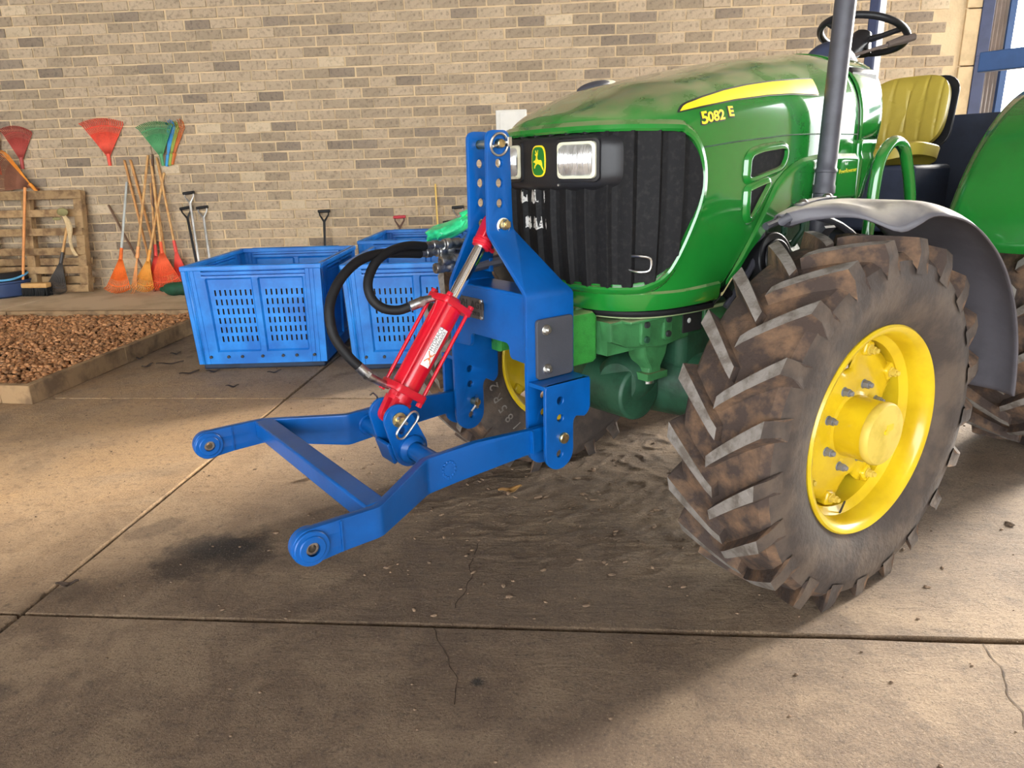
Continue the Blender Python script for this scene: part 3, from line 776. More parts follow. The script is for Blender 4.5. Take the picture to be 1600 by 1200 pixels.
# white electrical box on the wall
t = empty('wall_box', mtx=wall_m @ Matrix.Translation((-.9, -.009, 1.68))); tag(t, 'white electrical box on the brick wall above the mast', 'box')
mb = MB(); mb.box((0, -.09, 0), (.36, 0, .34)); mb.build('box_body', M_['white'], t, bevel=.008)
mb = MB(); mb.box((.05, -.105, .02), (.34, -.091, .32)); mb.build('box_lid', M_['white'], t, bevel=.006)
mb = MB(); mb.cyl((.045, -.1, .05), (.045, -.1, .29), .006, n=8); mb.build('hinge', M_['white'], t)

# ------------------------------------------------------------------ tractor frame: x forward, y to its left, z up, origin under the front axle
TR = Matrix.Translation((.35344, 2.79924, 0)) @ Matrix.Rotation(radians(222), 4, 'Z')

# ------------------------------------------------------------------ blue front linkage
LO = V((.85, 0, .0))
link = empty('front_linkage', mtx=TR @ Matrix.Translation(LO))
tag(link, 'blue steel front three-point linkage bolted to the nose of the green tractor', 'linkage')
class LB(MB):                      # meshes given in the tractor frame, stored relative to the linkage
    def build(s, name, mat, parent=None, **k):
        s.v = [(p[0] - LO.x, p[1] - LO.y, p[2] - LO.z) for p in s.v]
        return MB.build(s, name, mat, parent or link, **k)
BL = M_['blue']

def path_eval(path):
    pts = [V((p[0], p[1])) for p in path]; L = [0.0]
    for a, b in zip(pts, pts[1:]): L.append(L[-1] + (b - a).length)
    def ev(s, w):
        k = 0
        while k < len(pts) - 2 and s > L[k + 1]: k += 1
        d = (pts[k + 1] - pts[k]).normalized(); p = pts[k] + d * (s - L[k])
        # normal smoothed at the joints so that thickness is kept
        nrm = V((-d.y, d.x))
        return p + nrm * w
    return ev, L

def fillet(path, r, n=6):
    out = [V(path[0])]
    for a, b, c in zip(path, path[1:], path[2:]):
        a, b, c = V(a), V(b), V(c); u = (a - b).normalized(); w = (c - b).normalized()
        p, q = b + u * r, b + w * r
        for i in range(n + 1):
            t = i / n; out.append((1 - t) ** 2 * p + 2 * t * (1 - t) * b + t * t * q)
    out.append(V(path[-1])); return out

def holes_row(u, vs_, r): return [(u, v, r) for v in vs_]

LEG = [(.735, .06)] + [(.735, .135)] + arc(.705, .15, .03, 0, 60, 3) + arc(.70, .19, .034, 250, 180, 4) + [(.665, .24), (.665, .53), (.690, .565), (.771, .775)]
LEGTOP = [(.775, .80)] + arc(.802, 1.042, .024, 180, 90, 5) + arc(.838, 1.042, .024, 90, 0, 5) + [(.867, .80), (.868, .775), (.850, .545), (.853, .30), (.853, .06)]
LEGOUT = LEG + LEGTOP + arc(.794, .058, .058, 0, -180, 12)
for sgn in (1, -1):
    base = fillet([(.2045, .472), (.2045, 1.012), (.049, 1.188), (.049, 1.6)], .016)
    ev, L = path_eval(base)
    cuts = [((0, l), (0, 1)) for l in L[1:-1]]
    def bend(p, sgn=sgn):
        q = ev(p.y, p.z); return V((p.x, q.x * sgn, q.y))
    zs = L[-1] - (1.6 - 1.444)
    hl = [(.82, L[-1] - (1.6 - z), .0135) for z in (1.444, 1.389, 1.332, 1.273, 1.21)] + [(.79, z - .472, .0125) for z in (.697, .641, .525)] + [(.78, .575 - .472, .0135)]
    mb = LB(); mb.plate(LEGOUT, hl, .014, None, fn=bend, cuts=cuts)
    mb.build('side_plate', BL, angle=30)
    # lower outer clevis plate and the flange that joins it to the leg
    OUT = [(.737, .53)] + [(.737, .60)] + arc(.712, .612, .025, 0, 60, 3) + arc(.703, .66, .037, 250, 180, 4) + arc(.678, .738, .012, 180, 90, 3) + arc(.835, .738, .012, 90, 0, 3) + [(.849, .53)] + arc(.793, .53, .056, 0, -180, 12)
    mb = LB()
    mb.plate(OUT, [(.79, .697, .0125), (.79, .641, .0125), (.78, .575, .0135), (.793, .525, .0125)], .013, basis((0, .2835 * sgn, 0), (1, 0, 0), (0, 0, 1)))
    mb.box((.668, min(.212 * sgn, .288 * sgn), .737), (.849, max(.212 * sgn, .288 * sgn), .75))
    mb.build('clevis_plate', BL, bevel=.002)
    # lower arm, bent twice in plan
    pth = fillet([(1.692, .409), (1.472, .409), (1.247, .246), (.775, .246)], .014, 5)
    ev2, L2 = path_eval(pth)
    xs = lambda x: [l for l, q in zip(L2, pth)][min(range(len(pth)), key=lambda i: abs(pth[i].x - x))]
    sB, sC, sE = .218, .218 + .278, L2[-1]
    AO = arc(.047, .570, .044, 90, 270, 12) + [(.12, .532), (sB, .534), (sC, .516), (sC + .10, .524), (sE - .1, .538), (sE, .540)] + [(sE, .613), (sE - .1, .614), (sC + .17, .626), (sC, .620), (sB, .613), (.12, .614)]
    cuts2 = [((l, 0), (1, 0)) for l in L2[1:-1]]
    def bend2(p, sgn=sgn):
        q = ev2(p.x, p.z); return V((q.x, q.y * sgn, p.y))
    mb = LB(); mb.plate(AO, [(.047, .570, .015)], .022, None, bevel=.002, fn=bend2, cuts=cuts2)
    arm = mb.build('lower_arm', BL, angle=30)
    mb = LB()
    for k, (ro, ri, h) in enumerate(((.042, .031, .013), (.031, .0165, .017))):
        for s2 in (-1, 1):
            mb.lathe([(ri, .0), (ro - .002, .0), (ro, -.002), (ro, -h), (ri, -h)], (1.645, .409 * sgn + s2 * (h + .008), .570), (0, s2, 0), 32)
    mb.build('end_boss', BL, arm)
    mb = LB(); mb.lathe([(.0095, -.018), (.0155, -.018), (.0155, .018), (.0095, .018), (.0095, -.018)], (1.645, .409 * sgn, .570), (0, 1, 0), 24); mb.build('bush', M_['steel'], arm)
    mb = LB(); mb.bar((1.572, .4215 * sgn, .535), (1.57, .4215 * sgn, .612), .006, .004); mb.bar((1.572, .397 * sgn, .535), (1.57, .397 * sgn, .612), .006, .004); mb.build('weld_bead', BL, arm)
    mb = LB(); mb.bar((.88, .2585 * sgn, .541), (.88, .2585 * sgn, .613), .02, .004); mb.build('weld_bead', BL, arm)
    mb = LB()
    for k in range(14):
        a = 2 * pi * k / 14; mb.ell((1.174 + .02 * cos(a), .258 * sgn, .570 + .023 * sin(a)), (.0055, .003, .0055), 8, 5)
    mb.lathe([(0, .003), (.018, .002), (.021, -.002)], (1.174, .257 * sgn, .570), (0, sgn, 0), 20)
    mb.build('plug_weld', BL, arm)
    # pin through the clevis with its clip
    mb = LB(); mb.cyl((.78, .17 * sgn, .575), (.78, .297 * sgn, .575), .0125, n=24)
    mb.lathe([(0, .012), (.0145, .012), (.0175, .009), (.0175, 0), (0, 0)], (.78, .290 * sgn, .575), (0, sgn, 0), 28)
    pin = mb.build('clevis_pin', M_['brass'])
    mb = LB(); mb.tube([(.78, .18 * sgn, .6), (.775, .178 * sgn, .585), (.79, .176 * sgn, .56), (.80, .182 * sgn, .545)], .004, 8); mb.cyl((.786, .168 * sgn, .598), (.774, .184 * sgn, .552), .006, n=10); mb.build('linch_pin', M_['zinc'], pin)
    # dark plate bolted to the leg
    mb = LB(); y0 = .2125 * sgn
    mb.plate(rrect(.678, .752, .822, .938, .012), [], .012, basis((0, .2185 * sgn, 0), (1, 0, 0), (0, 0, 1)), bevel=.002); pad = tag(mb.build('bolted_plate', M_['pad']), 'dark grey bolted plate')
    for x, z in ((.788, .905), (.786, .782)):
        mb = LB(); mb.cyl((x, .224 * sgn, z), (x, .228 * sgn, z), .0165, n=24); mb.cyl((x, .228 * sgn, z), (x, .238 * sgn, z), .0115, n=6); mb.cyl((x, .238 * sgn, z), (x, .243 * sgn, z), .007, n=14); mb.build('bolt', M_['zinc'], pad, bevel=.0008)
# front box between the legs
half = [(.0, 1.008), (.198, 1.008), (.198, .800), (.118, .803)] + [(.110, .81), (.106, .825)] + arc(.088, .832, .018, 0, 90, 4) + [(.0, .85)]
ol = [(-y, z) for y, z in half[1:]][::-1] + half[1:-1]
mb = LB(); mb.plate([(y, z) for y, z in half[:-1]][1:] + [(-y, z) for y, z in half[1:-1]][::-1], [], .014, basis((.833, 0, 0), (0, 1, 0), (0, 0, 1)), bevel=.002)
mb.build('front_plate', BL)
mb = LB(); mb.box((.69, -.198, .996), (.832, .198, 1.009)); mb.build('top_plate', BL, bevel=.005)
mb = LB()
for p, q in (((.838, -.196, 1.01), (.838, .196, 1.01)), ((.842, .196, .81), (.842, .196, 1.0)), ((.842, -.196, .81), (.842, -.196, 1.0)), ((.70, .196, 1.011), (.83, .196, 1.011)), ((.70, -.196, 1.011), (.83, -.196, 1.011))):
    n_ = 18
    mb.tube([V(p).lerp(V(q), i / n_) + V((rnd.uniform(-.001, .001),) * 3) for i in range(n_ + 1)], [.0045 + .0012 * (i % 2) for i in range(n_ + 1)], 6)
mb.build('weld_bead', BL)
# name plate
mb = LB(); mb.plate(rrect(-.172, .905, -.024, .972, .004), [], .004, basis((.8425, 0, 0), (0, 1, 0), (0, 0, 1)), bevel=.0006); npl = mb.build('name_plate', mat('dark_engraved_plate', srgb(84, 82, 84), .5, .4, var=.15, scale=60))
mb = LB(); mb.text('HVH  AGTI', .034, basis((.845, -.098, .939), (0, 1, 0), (0, 0, 1)), .0006, bold=.0006); mb.text('072 183 2910', .02, basis((.845, -.098, .915), (0, 1, 0), (0, 0, 1)), .0006); mb.build('lettering', M_['ink'], npl)
for y in (-.166, -.031):
    for z in (.912, .966):
        mb = LB(); mb.cyl((.844, y, z), (.849, y, z), .0065, n=12); mb.build('bolt', M_['zinc'], npl, bevel=.001)
# cross bar and torsion tube
mb = LB(); mb.box((1.437, -.398, .560), (1.497, .398, .614)); mb.build('cross_bar', BL, bevel=.006)
mb = LB(); mb.cyl((1.178, -.245, .572), (1.178, .245, .572), .027, n=36); tube = mb.build('torsion_tube', BL)
for sgn in (1, -1):
    mb = LB(); mb.lathe([(.027, .0), (.043, .0), (.044, .003), (.044, .012), (.038, .02), (.029, .026)], (1.178, .052 * sgn, .572), (0, sgn, 0), 36); mb.build('collar', BL, tube)
    mb = LB(); mb.tube([V((1.178 + .03 * cos(a), .232 * sgn, .572 + .03 * sin(a))) for a in [i * 2 * pi / 28 for i in range(28)]], [.005 + .0015 * (i % 2) for i in range(28)], 6, True); mb.build('weld_bead', BL, tube)
    c1, c2 = (1.213, .673), (1.178, .572); an = math.degrees(atan2(c1[1] - c2[1], c1[0] - c2[0])) - 90
    lug = arc(c1[0], c1[1], .046, an, an + 180, 14) + arc(c2[0], c2[1], .056, an + 180, an + 360, 16)
    mb = LB(); mb.plate(lug, [(1.213, .673, .0125), (1.203, .635, .011)], .012, basis((0, .046 * sgn, 0), (1, 0, 0), (0, 0, 1)), bevel=.0015); mb.build('lug_plate', BL)
mb = LB(); mb.bar((1.236, -.04, .566), (1.236, .04, .566), .012, .07, V((.3, 0, 1))); mb.build('lug_web', BL, bevel=.003)
mb = LB(); mb.cyl((1.213, -.075, .673), (1.213, .064, .673), .0125, n=24); mb.lathe([(.0125, .0), (.0215, .0), (.0225, .002), (.0225, .006), (.0125, .007)], (1.213, .052, .673), (0, 1, 0), 28)
mb.lathe([(0, .009), (.012, .008), (.0135, .005), (.0135, -.02)], (1.213, .066, .673), (0, 1, 0), 24)
cp = mb.build('cylinder_pin', M_['brass'])
loop = []
for i in range(28):
    a = 2 * pi * i / 28; u, w = .046 * cos(a), .0225 * sin(a) * (1 + .25 * cos(2 * a)); d_ = V((-.72, 0, .70)); e_ = V((.70, 0, .72))
    loop.append(V((1.199, .078, .659)) + d_ * u + e_ * w)
mb = LB(); mb.tube(loop, .0036, 8, True); mb.cyl((1.225, .07, .685), (1.195, .07, .66), .0045, n=10); mb.build('linch_pin', M_['zinc'], cp)
mb = LB(); mb.tube([(1.213, -.06, .69), (1.222, -.062, .72), (1.235, -.06, .735), (1.245, -.058, .73)], .0025, 6); mb.build('linch_pin', M_['steel'], cp)
# pins at the top of the mast
mb = LB(); mb.cyl((.82, -.075, 1.444), (.82, .066, 1.444), .0125, n=24); mb.lathe([(0, .012), (.011, .012), (.0128, .010), (.0128, 0)], (.82, .062, 1.444), (0, 1, 0), 20); tp = mb.build('top_link_pin', M_['brass'])
mb = LB(); mb.tube([V((.822 + .031 * cos(a), .062 + .004 * sin(a), 1.441 + .031 * sin(a))) for a in [i * 2 * pi / 26 for i in range(26)]], .0042, 8, True); mb.cyl((.79, .066, 1.45), (.85, .066, 1.435), .005, n=10); mb.box((.785, .06, 1.435), (.80, .076, 1.462)); mb.build('linch_pin', M_['zinc'], tp, bevel=.001)
mb = LB(); mb.cyl((.81, -.07, 1.21), (.81, .08, 1.21), .0095, n=20); mb.cyl((.81, .057, 1.21), (.81, .068, 1.21), .0165, n=24); mb.cyl((.81, .066, 1.21), (.81, .076, 1.21), .0165, .0145, n=6); mb.build('rod_bolt', M_['brass'], bevel=.001)
mb = LB(); mb.lathe([(.0155, .0), (.024, .0), (.024, .003)], (.812, .0565, 1.206), (0, 1, 0), 24); mb.build('washer', M_['white'])

# hydraulic cylinder
A, B = V((1.213, 0, .673)), V((.81, 0, 1.21)); dC = (B - A).normalized(); LC = (B - A).length; pC = V((dC.z, 0, -dC.x)); yC = V((0, 1, 0))
def cy(t, a=0.0, b=0.0): return A + dC * (t * LC) + yC * a + pC * b
mb = LB(); mb.cyl(cy(.13), cy(.57), .0435, n=48); cylo = tag(mb.build('hydraulic_cylinder', M_['red']), 'red hydraulic cylinder with chrome rod')
CM = lambda t: Matrix(((yC.x, pC.x, dC.x, cy(t).x), (yC.y, pC.y, dC.y, cy(t).y), (yC.z, pC.z, dC.z, cy(t).z), (0, 0, 0, 1)))
for t, w in ((.108, .024), (.555, .020)):
    mb = LB(); mb.plate(rrect(-.056, -.056, .056, .056, .013), [], w, CM(t + w / 2 / LC), bevel=.002); mb.build('end_flange', M_['redd'], cylo)
mb = LB(); mb.cyl(cy(.57), cy(.605), .029, .027, n=32); mb.build('gland', M_['redd'], cylo, bevel=.002)
mb = LB(); mb.cyl(cy(.07), cy(.115), .038, n=32); mb.build('base_cap', M_['redd'], cylo)
for s2 in (1, -1):
    pl = arc(0, 0, .026, 180, 360, 10) + [(.030, .055), (-.030, .055)]
    mb = LB(); mb.plate(pl, [(0, 0, .0125)], .022, Matrix(((pC.x, dC.x, 0, A.x), (pC.y, dC.y, 1, .023 * s2), (pC.z, dC.z, 0, A.z), (0, 0, 0, 1))), bevel=.002); mb.build('clevis_ear', M_['redd'], cylo)
for a in (1, -1):
    for b in (1, -1):
        mb = LB(); mb.cyl(cy(.09, .0445 * a, .0445 * b), cy(.60, .0445 * a, .0445 * b), .0058, n=14); mb.build('tie_rod', M_['red'], cylo)
        mb = LB(); mb.cyl(cy(.586, .0445 * a, .0445 * b), cy(.604, .0445 * a, .0445 * b), .0105, n=6); mb.cyl(cy(.088, .0445 * a, .0445 * b), cy(.106, .0445 * a, .0445 * b), .0105, n=6); mb.build('tie_rod_nut', M_['redd'], cylo, bevel=.001)
mb = LB(); mb.cyl(cy(.59), cy(.89), .0185, n=36); mb.build('piston_rod', M_['chrome'], cylo)
mb = LB(); mb.cyl(cy(.872), cy(.92), .029, .029, n=32); mb.cyl(cy(.885), cy(.905), .032, n=32); mb.cyl(cy(.895, .0, -.03), cy(.895, .0, -.05), .008, n=8)
mb.plate(arc(0, 0, .028, 0, 180, 10) + [(-.024, -.06), (.024, -.06)], [(0, 0, .012)], .044, Matrix(((pC.x, dC.x, 0, B.x), (pC.y, dC.y, 1, 0), (pC.z, dC.z, 0, B.z), (0, 0, 0, 1))), bevel=.003)
mb.build('rod_clevis', M_['redd'], cylo, bevel=.002)
# paper label round the barrel
aL0, aL1 = radians(-17), radians(23)
def lab(t, a, r=.0439): return cy(t, cos(a) * r, sin(a) * r)
mb = LB(); mb.grid(lambda u, v: lab(.26 + .19 * u, aL0 + (aL1 - aL0) * v), 3, 9); mb.build('label', M_['tie'], cylo)
def labtext(s0, size, t0, a0, m, nm, align='LEFT'):
    mb = LB(); mb.text(s0, size, None, .0001, fn=lambda p: lab(t0 + p.x / LC, a0 + p.y / .04, .0443 + max(p.z, 0)), align=align); mb.build(nm, m, cylo)
labtext('HYDRACO', .0165, .335, radians(6), M_['ink'], 'label_lettering')
labtext('HYDRAULICS', .0118, .335, radians(-9), M_['ink'], 'label_lettering')
mb = LB()
for s2 in (1, -1):
    q = [(.306 + s2 * (.004 + .022 * abs(w) ** 1.6), .0 + w * radians(15) + radians(2)) for w in [i / 5 - 1 for i in range(11)]]
    mb.tube([lab(t, a, .0444) for t, a in q], .0016, 6)
mb.add([lab(.292, radians(4), .0447), lab(.320, radians(4), .0447), lab(.320, radians(0), .0447), lab(.292, radians(0), .0447)], [(0, 1, 2, 3)])
mb.build('label_mark', M_['orangei'], cylo)
# hoses, their fittings and the couplers on the far plate
H1 = [(.939, -.205, 1.137), (1.007, -.186, 1.146), (1.074, -.166, 1.140), (1.135, -.149, 1.120), (1.177, -.132, 1.08), (1.195, -.115, 1.042), (1.19, -.098, 1.005), (1.165, -.081, .98), (1.127, -.064, .972), (1.095, -.05, .980)]
H2 = [(.959, -.205, 1.115), (1.044, -.181, 1.126), (1.131, -.162, 1.133), (1.205, -.143, 1.12), (1.269, -.124, 1.083), (1.314, -.105, 1.035), (1.336, -.086, .988), (1.337, -.067, .926), (1.31, -.048, .867), (1.283, -.033, .83)]
for k, (H, e) in enumerate(((H1, [(1.093, -.05, .981), (1.066, -.04, .99), (1.045, -.034, .998), (1.018, -.025, 1.0)]), (H2, [(1.285, -.034, .832), (1.268, -.026, .81), (1.255, -.02, .795), (1.20, -.02, .757)]))):
    mb = LB(); mb.tube(spline(H, 8), .0145, 16); h = tag(mb.build('hydraulic_hose', M_['hose']), 'black rubber hydraulic hose')
    mb = LB(); mb.tube(e, [.0155, .0155, .012, .010], 14); mb.tube([V(e[1]), V(e[1]).lerp(V(e[2]), .6)], .0165, 6); mb.build('hose_fitting', M_['steel'], h)
for k, (x0, z, y) in enumerate(((.940, 1.138, -.205), (.962, 1.115, -.215), (.885, 1.085, -.20), (.905, 1.062, -.205))):
    x1 = .72
    mb = LB()
    pr = [(0, 0), (.0135, 0), (.0135, .03), (.016, .032), (.016, .05), (.0125, .053), (.0125, .07), (.017, .072), (.0175, .10), (.0155, .103), (.0155, .112), (.0175, .115), (.0175, .135), (.013, .14), (.013, x0 - x1), (0, x0 - x1)] if k < 2 else [(.0085, .012), (.0085, 0), (.0165, 0), (.018, .004), (.018, .03), (.0155, .033), (.0155, .045), (.0175, .048), (.0175, .075), (.013, .08), (.013, x0 - x1), (0, x0 - x1)]
    mb.lathe(pr, (x0, y, z), (-1, 0, 0), 24); c = mb.build('hose_coupler', M_['steel'])
    mb = LB(); mb.lathe([(.0177, .078), (.0184, .079), (.0184, .096), (.0177, .097)] if k < 2 else [(.018, .052), (.0184, .053), (.0184, .07), (.018, .071)], (x0, y, z), (-1, 0, 0), 24); mb.build('coupler_sleeve', M_['zinc'], c)
    if k >= 2:
        mb = LB(); mb.cyl((x0 - .004, y, z), (x0 - .012, y, z), .0085, .0085, n=14); mb.build('coupler_bore', M_['ink'], c)
mb = LB(); mb.box((.72, -.235, 1.04), (.735, -.13, 1.165)); mb.build('coupler_bracket', BL, bevel=.002)

# ------------------------------------------------------------------ green tractor
tr = empty('tractor', mtx=TR); tag(tr, 'green farm tractor with yellow wheels and seat behind the blue linkage', 'tractor')
GR = M_['green']
HW, ZM, XR, XN, MM, NT = .40, 1.44, .15, .585, 3.2, 2.8
CREST = [(-.8, 1.775), (-.5, 1.765), (-.17, 1.725), (.07, 1.68), (.32, 1.63), (.46, 1.575), (.56, 1.53), (.585, 1.505)]
def zc(x): return lerp_tab(CREST, x)
def half_w(x):
    if x < XR: return HW
    return HW * max(0, 1 - ((min(x, XN) - XR) / (XN - XR)) ** MM) ** (1 / MM)
# plan outline of the nose and the side, as an arc-length table from the centre of the nose backwards
PLAN = []
for i in range(41):
    t = pi / 2 * i / 40; PLAN.append((XR + (XN - XR) * cos(t) ** (2 / MM), HW * sin(t) ** (2 / MM)))
x = XR
while x > -.74: x -= .02; PLAN.append((x, HW))
ARC = [0.0]
for a, c in zip(PLAN, PLAN[1:]): ARC.append(ARC[-1] + hypot(c[0] - a[0], c[1] - a[1]))
def plan_at(s):
    """point and outward normal of the plan outline at arc length s (negative = far side)"""
    q = abs(s); k = 0
    while k < len(ARC) - 2 and q > ARC[k + 1]: k += 1
    f_ = (q - ARC[k]) / (ARC[k + 1] - ARC[k]); a, c = PLAN[k], PLAN[k + 1]
    d = V((c[0] - a[0], c[1] - a[1])).normalized()
    p = V((a[0] + (c[0] - a[0]) * f_, a[1] + (c[1] - a[1]) * f_)); n_ = V((d.y, -d.x))
    if n_.x < 0 and n_.y < 0: n_ = -n_
    n_ = V((abs(n_.x), abs(n_.y)))
    sg = -1 if s < 0 else 1
    return V((p.x, p.y * sg)), V((n_.x, n_.y * sg))
def s_of_x(x):
    for k in range(len(PLAN) - 1):
        if PLAN[k][0] >= x >= PLAN[k + 1][0]:
            return ARC[k] + (ARC[k + 1] - ARC[k]) * (PLAN[k][0] - x) / max(PLAN[k][0] - PLAN[k + 1][0], 1e-6)
    return ARC[-1]
def lean(z): return -.03 * max(0, (1.25 - z) / .35) ** 1.5 if z < 1.25 else 0.0
def nose(s, z, off=0.0):
    p, n_ = plan_at(s); return V((p.x + n_.x * (off + lean(z)), p.y + n_.y * (off + lean(z)), z))
def side(x, z, off=0.0, sg=1):
    """point on the near (sg=1) side of the hood at length x and height z"""
    w = half_w(x)
    if z <= ZM: return nose(sg * s_of_x(x), z, off)
    q = min(1, (z - ZM) / (zc(x) - ZM)); y = w * (1 - q ** NT) ** (1 / NT)
    s_ = sg * s_of_x(x); p, n_ = plan_at(s_); b = .35 * q ** 2
    return V((x, y * sg, z)) + V((n_.x * off, n_.y * off, b * off))
BOT = [(.585, .935), (.49, .942), (.37, .950), (.175, .953), (.166, .956), (.111, 1.013), (.049, 1.088), (-.049, 1.169), (-.156, 1.216), (-.4, 1.233), (-.9, 1.237)]
def zbot(x): return lerp_tab(sorted(BOT), x)

def body_rows(x0, x1, nst, nose_n=0):
    return [x0 + (x1 - x0) * i / (nst - 1) for i in range(nst)]
# hood: side walls and nose up to ZM, then the arched top
st = []          # stations along the near outline
for i in range(31): t = pi / 2 * i / 30; st.append(XR + (XN - XR) * cos(t) ** (2 / MM))
for x in (.13, .11, .09, .07, .05, .02, -.01, -.05, -.09, -.13, -.16, -.2, -.26, -.32, -.38, -.44, -.50, -.545, -.572): st.append(x)
ss = [-s_of_x(x) for x in st[:0:-1]] + [s_of_x(x) for x in st]
ss[len(st) - 1] = 0.0
mb = MB(); NZ = 14
vs = []
for k, s in enumerate(ss):
    x = (st[:0:-1] + st)[k]; zb = zbot(x)
    for j in range(NZ): vs.append(nose(s, zb + (ZM - zb) * j / (NZ - 1)))
fs = [(k * NZ + j, (k + 1) * NZ + j, (k + 1) * NZ + j + 1, k * NZ + j + 1) for k in range(len(ss) - 1) for j in range(NZ - 1)]
mb.add(vs, fs)
NA = 33; vs = []
for x in st:
    w = half_w(x); h = zc(x) - ZM
    for j in range(NA):
        a = pi * j / (NA - 1); c_, s_ = cos(a), sin(a)
        vs.append((x, w * (abs(c_) ** (2 / NT)) * (1 if c_ >= 0 else -1), ZM + h * abs(s_) ** (2 / NT)))
fs = [(k * NA + j, (k + 1) * NA + j, (k + 1) * NA + j + 1, k * NA + j + 1) for k in range(len(st) - 1) for j in range(NA - 1)]
mb.add(vs, fs)
me_h = mb
def weld(o, d=.0008):
    bm = bmesh.new(); bm.from_mesh(o.data); bmesh.ops.remove_doubles(bm, verts=bm.verts, dist=d); bmesh.ops.recalc_face_normals(bm, faces=bm.faces); bm.to_mesh(o.data); bm.free()
    o.data.polygons.foreach_set('use_smooth', [True] * len(o.data.polygons))
hood = mb.build('engine_hood', GR, tr, angle=180); weld(hood); hood.data.set_sharp_from_angle(angle=radians(50))
md = hood.modifiers.new('t', 'SOLIDIFY'); md.thickness = .006; md.offset = -1
# lower lip of the nose, raised with a crease above it
mb = MB(); sl = s_of_x(.18)
prof = [(.928, .0), (.928, .008), (.945, .013), (.985, .011), (.992, .002)]
mb.grid(lambda u, v: (lambda s, k: nose(s, prof[k][0] + (.018 * max(0, abs(s) - .5) / .4 if k > 2 else .012 * (abs(s) / sl) ** 2), prof[k][1]))(-sl + 2 * sl * u, int(round(v * (len(prof) - 1)))), 71, len(prof))
mb.build('hood_lip', GR, hood, angle=30)

# black grille set in a raised green border
G_S = s_of_x(.316)
GO = [(0, 1.003), (.56, 1.006), (.70, 1.018), (.79, 1.045), (.85, 1.09), (.92, 1.17), (.985, 1.26), (1.0, 1.32), (.985, 1.38), (.94, 1.43), (.87, 1.458), (.76, 1.468), (0, 1.474)]
GOs = [(a * G_S, z) for a, z in GO]
def gtop(s): return lerp_tab(sorted([(a, z) for a, z in GOs if z >= 1.32]), abs(s))
def gbot(s): return lerp_tab(sorted([(a, z) for a, z in GOs if z <= 1.32]), abs(s))
PITCHR = .073
def rib(s):
    q = ((s + .012) / PITCHR) % 1.0
    return .004 + (.015 * q / .62 if q < .62 else .015 * (1 - (q - .62) / .12) if q < .74 else 0.0)
sv = []
s = -G_S * .998
while s < G_S * .998: sv.append(s); s += PITCHR / 26
mb = MB(); vs = []; NR = 22
for s in sv:
    zb, zt = gbot(s), gtop(s)
    zb += .010 * (1 if rib(s) < .009 else 0)
    for j in range(NR): vs.append(nose(s, zb + (zt - zb) * j / (NR - 1), rib(s)))
mb.add(vs, [(k * NR + j, (k + 1) * NR + j, (k + 1) * NR + j + 1, k * NR + j + 1) for k in range(len(sv) - 1) for j in range(NR - 1)])
gri = tag(mb.build('grille', M_['grille'], tr, angle=25), 'black ribbed plastic grille')
mb = MB()
loop = [(a, z) for a, z in GOs] + [(-a, z) for a, z in GOs[-2:0:-1]]
lp = spline([(a, z, 0) for a, z in loop + [loop[0]]], 6)[:-1]
NL = len(lp); vs = []
for k in range(NL):
    p = lp[k]; t = (lp[(k + 1) % NL] - lp[k - 1]).normalized(); o_ = V((t.y, -t.x, 0))
    for e, h in ((-.004, .0), (-.003, .017), (.004, .021), (.016, .018), (.026, .004), (.030, .0)):
        q = p + o_ * e; vs.append(nose(q.x, q.y, h))
mb.add(vs, [(k * 6 + j, ((k + 1) % NL) * 6 + j, ((k + 1) % NL) * 6 + j + 1, k * 6 + j + 1) for k in range(NL) for j in range(5)])
mb.build('grille_border', GR, hood, angle=40)
# lifting handle wire and faded stickers on the grille
mb = MB(); mb.tube(spline([nose(.325, 1.108, .02), nose(.345, 1.11, .045), nose(.372, 1.102, .05), nose(.372, 1.068, .05), nose(.345, 1.062, .045), nose(.318, 1.066, .02)], 4), .0038, 8); mb.build('grille_handle', M_['zinc'], gri)
for s0, z0, w, h in ((-.116, 1.262, .028, .036), (-.058, 1.262, .046, .038), (-.096, 1.177, .026, .036), (-.046, 1.177, .046, .038), (-.012, 1.265, .008, .032), (-.006, 1.18, .008, .028)):
    mb = MB()
    mb.grid(lambda u, v: nose(s0 + w * (u - .5) * (1 - .25 * v), z0 + h * v + .004 * sin(u * 9), rib(s0 + w * (u - .5)) + .0015), 9, 3); mb.build('worn_sticker', mat('worn_sticker', srgb(198, 196, 192), .7, scale=90, col2=srgb(60, 56, 58), mix=(.52, .6)), gri)
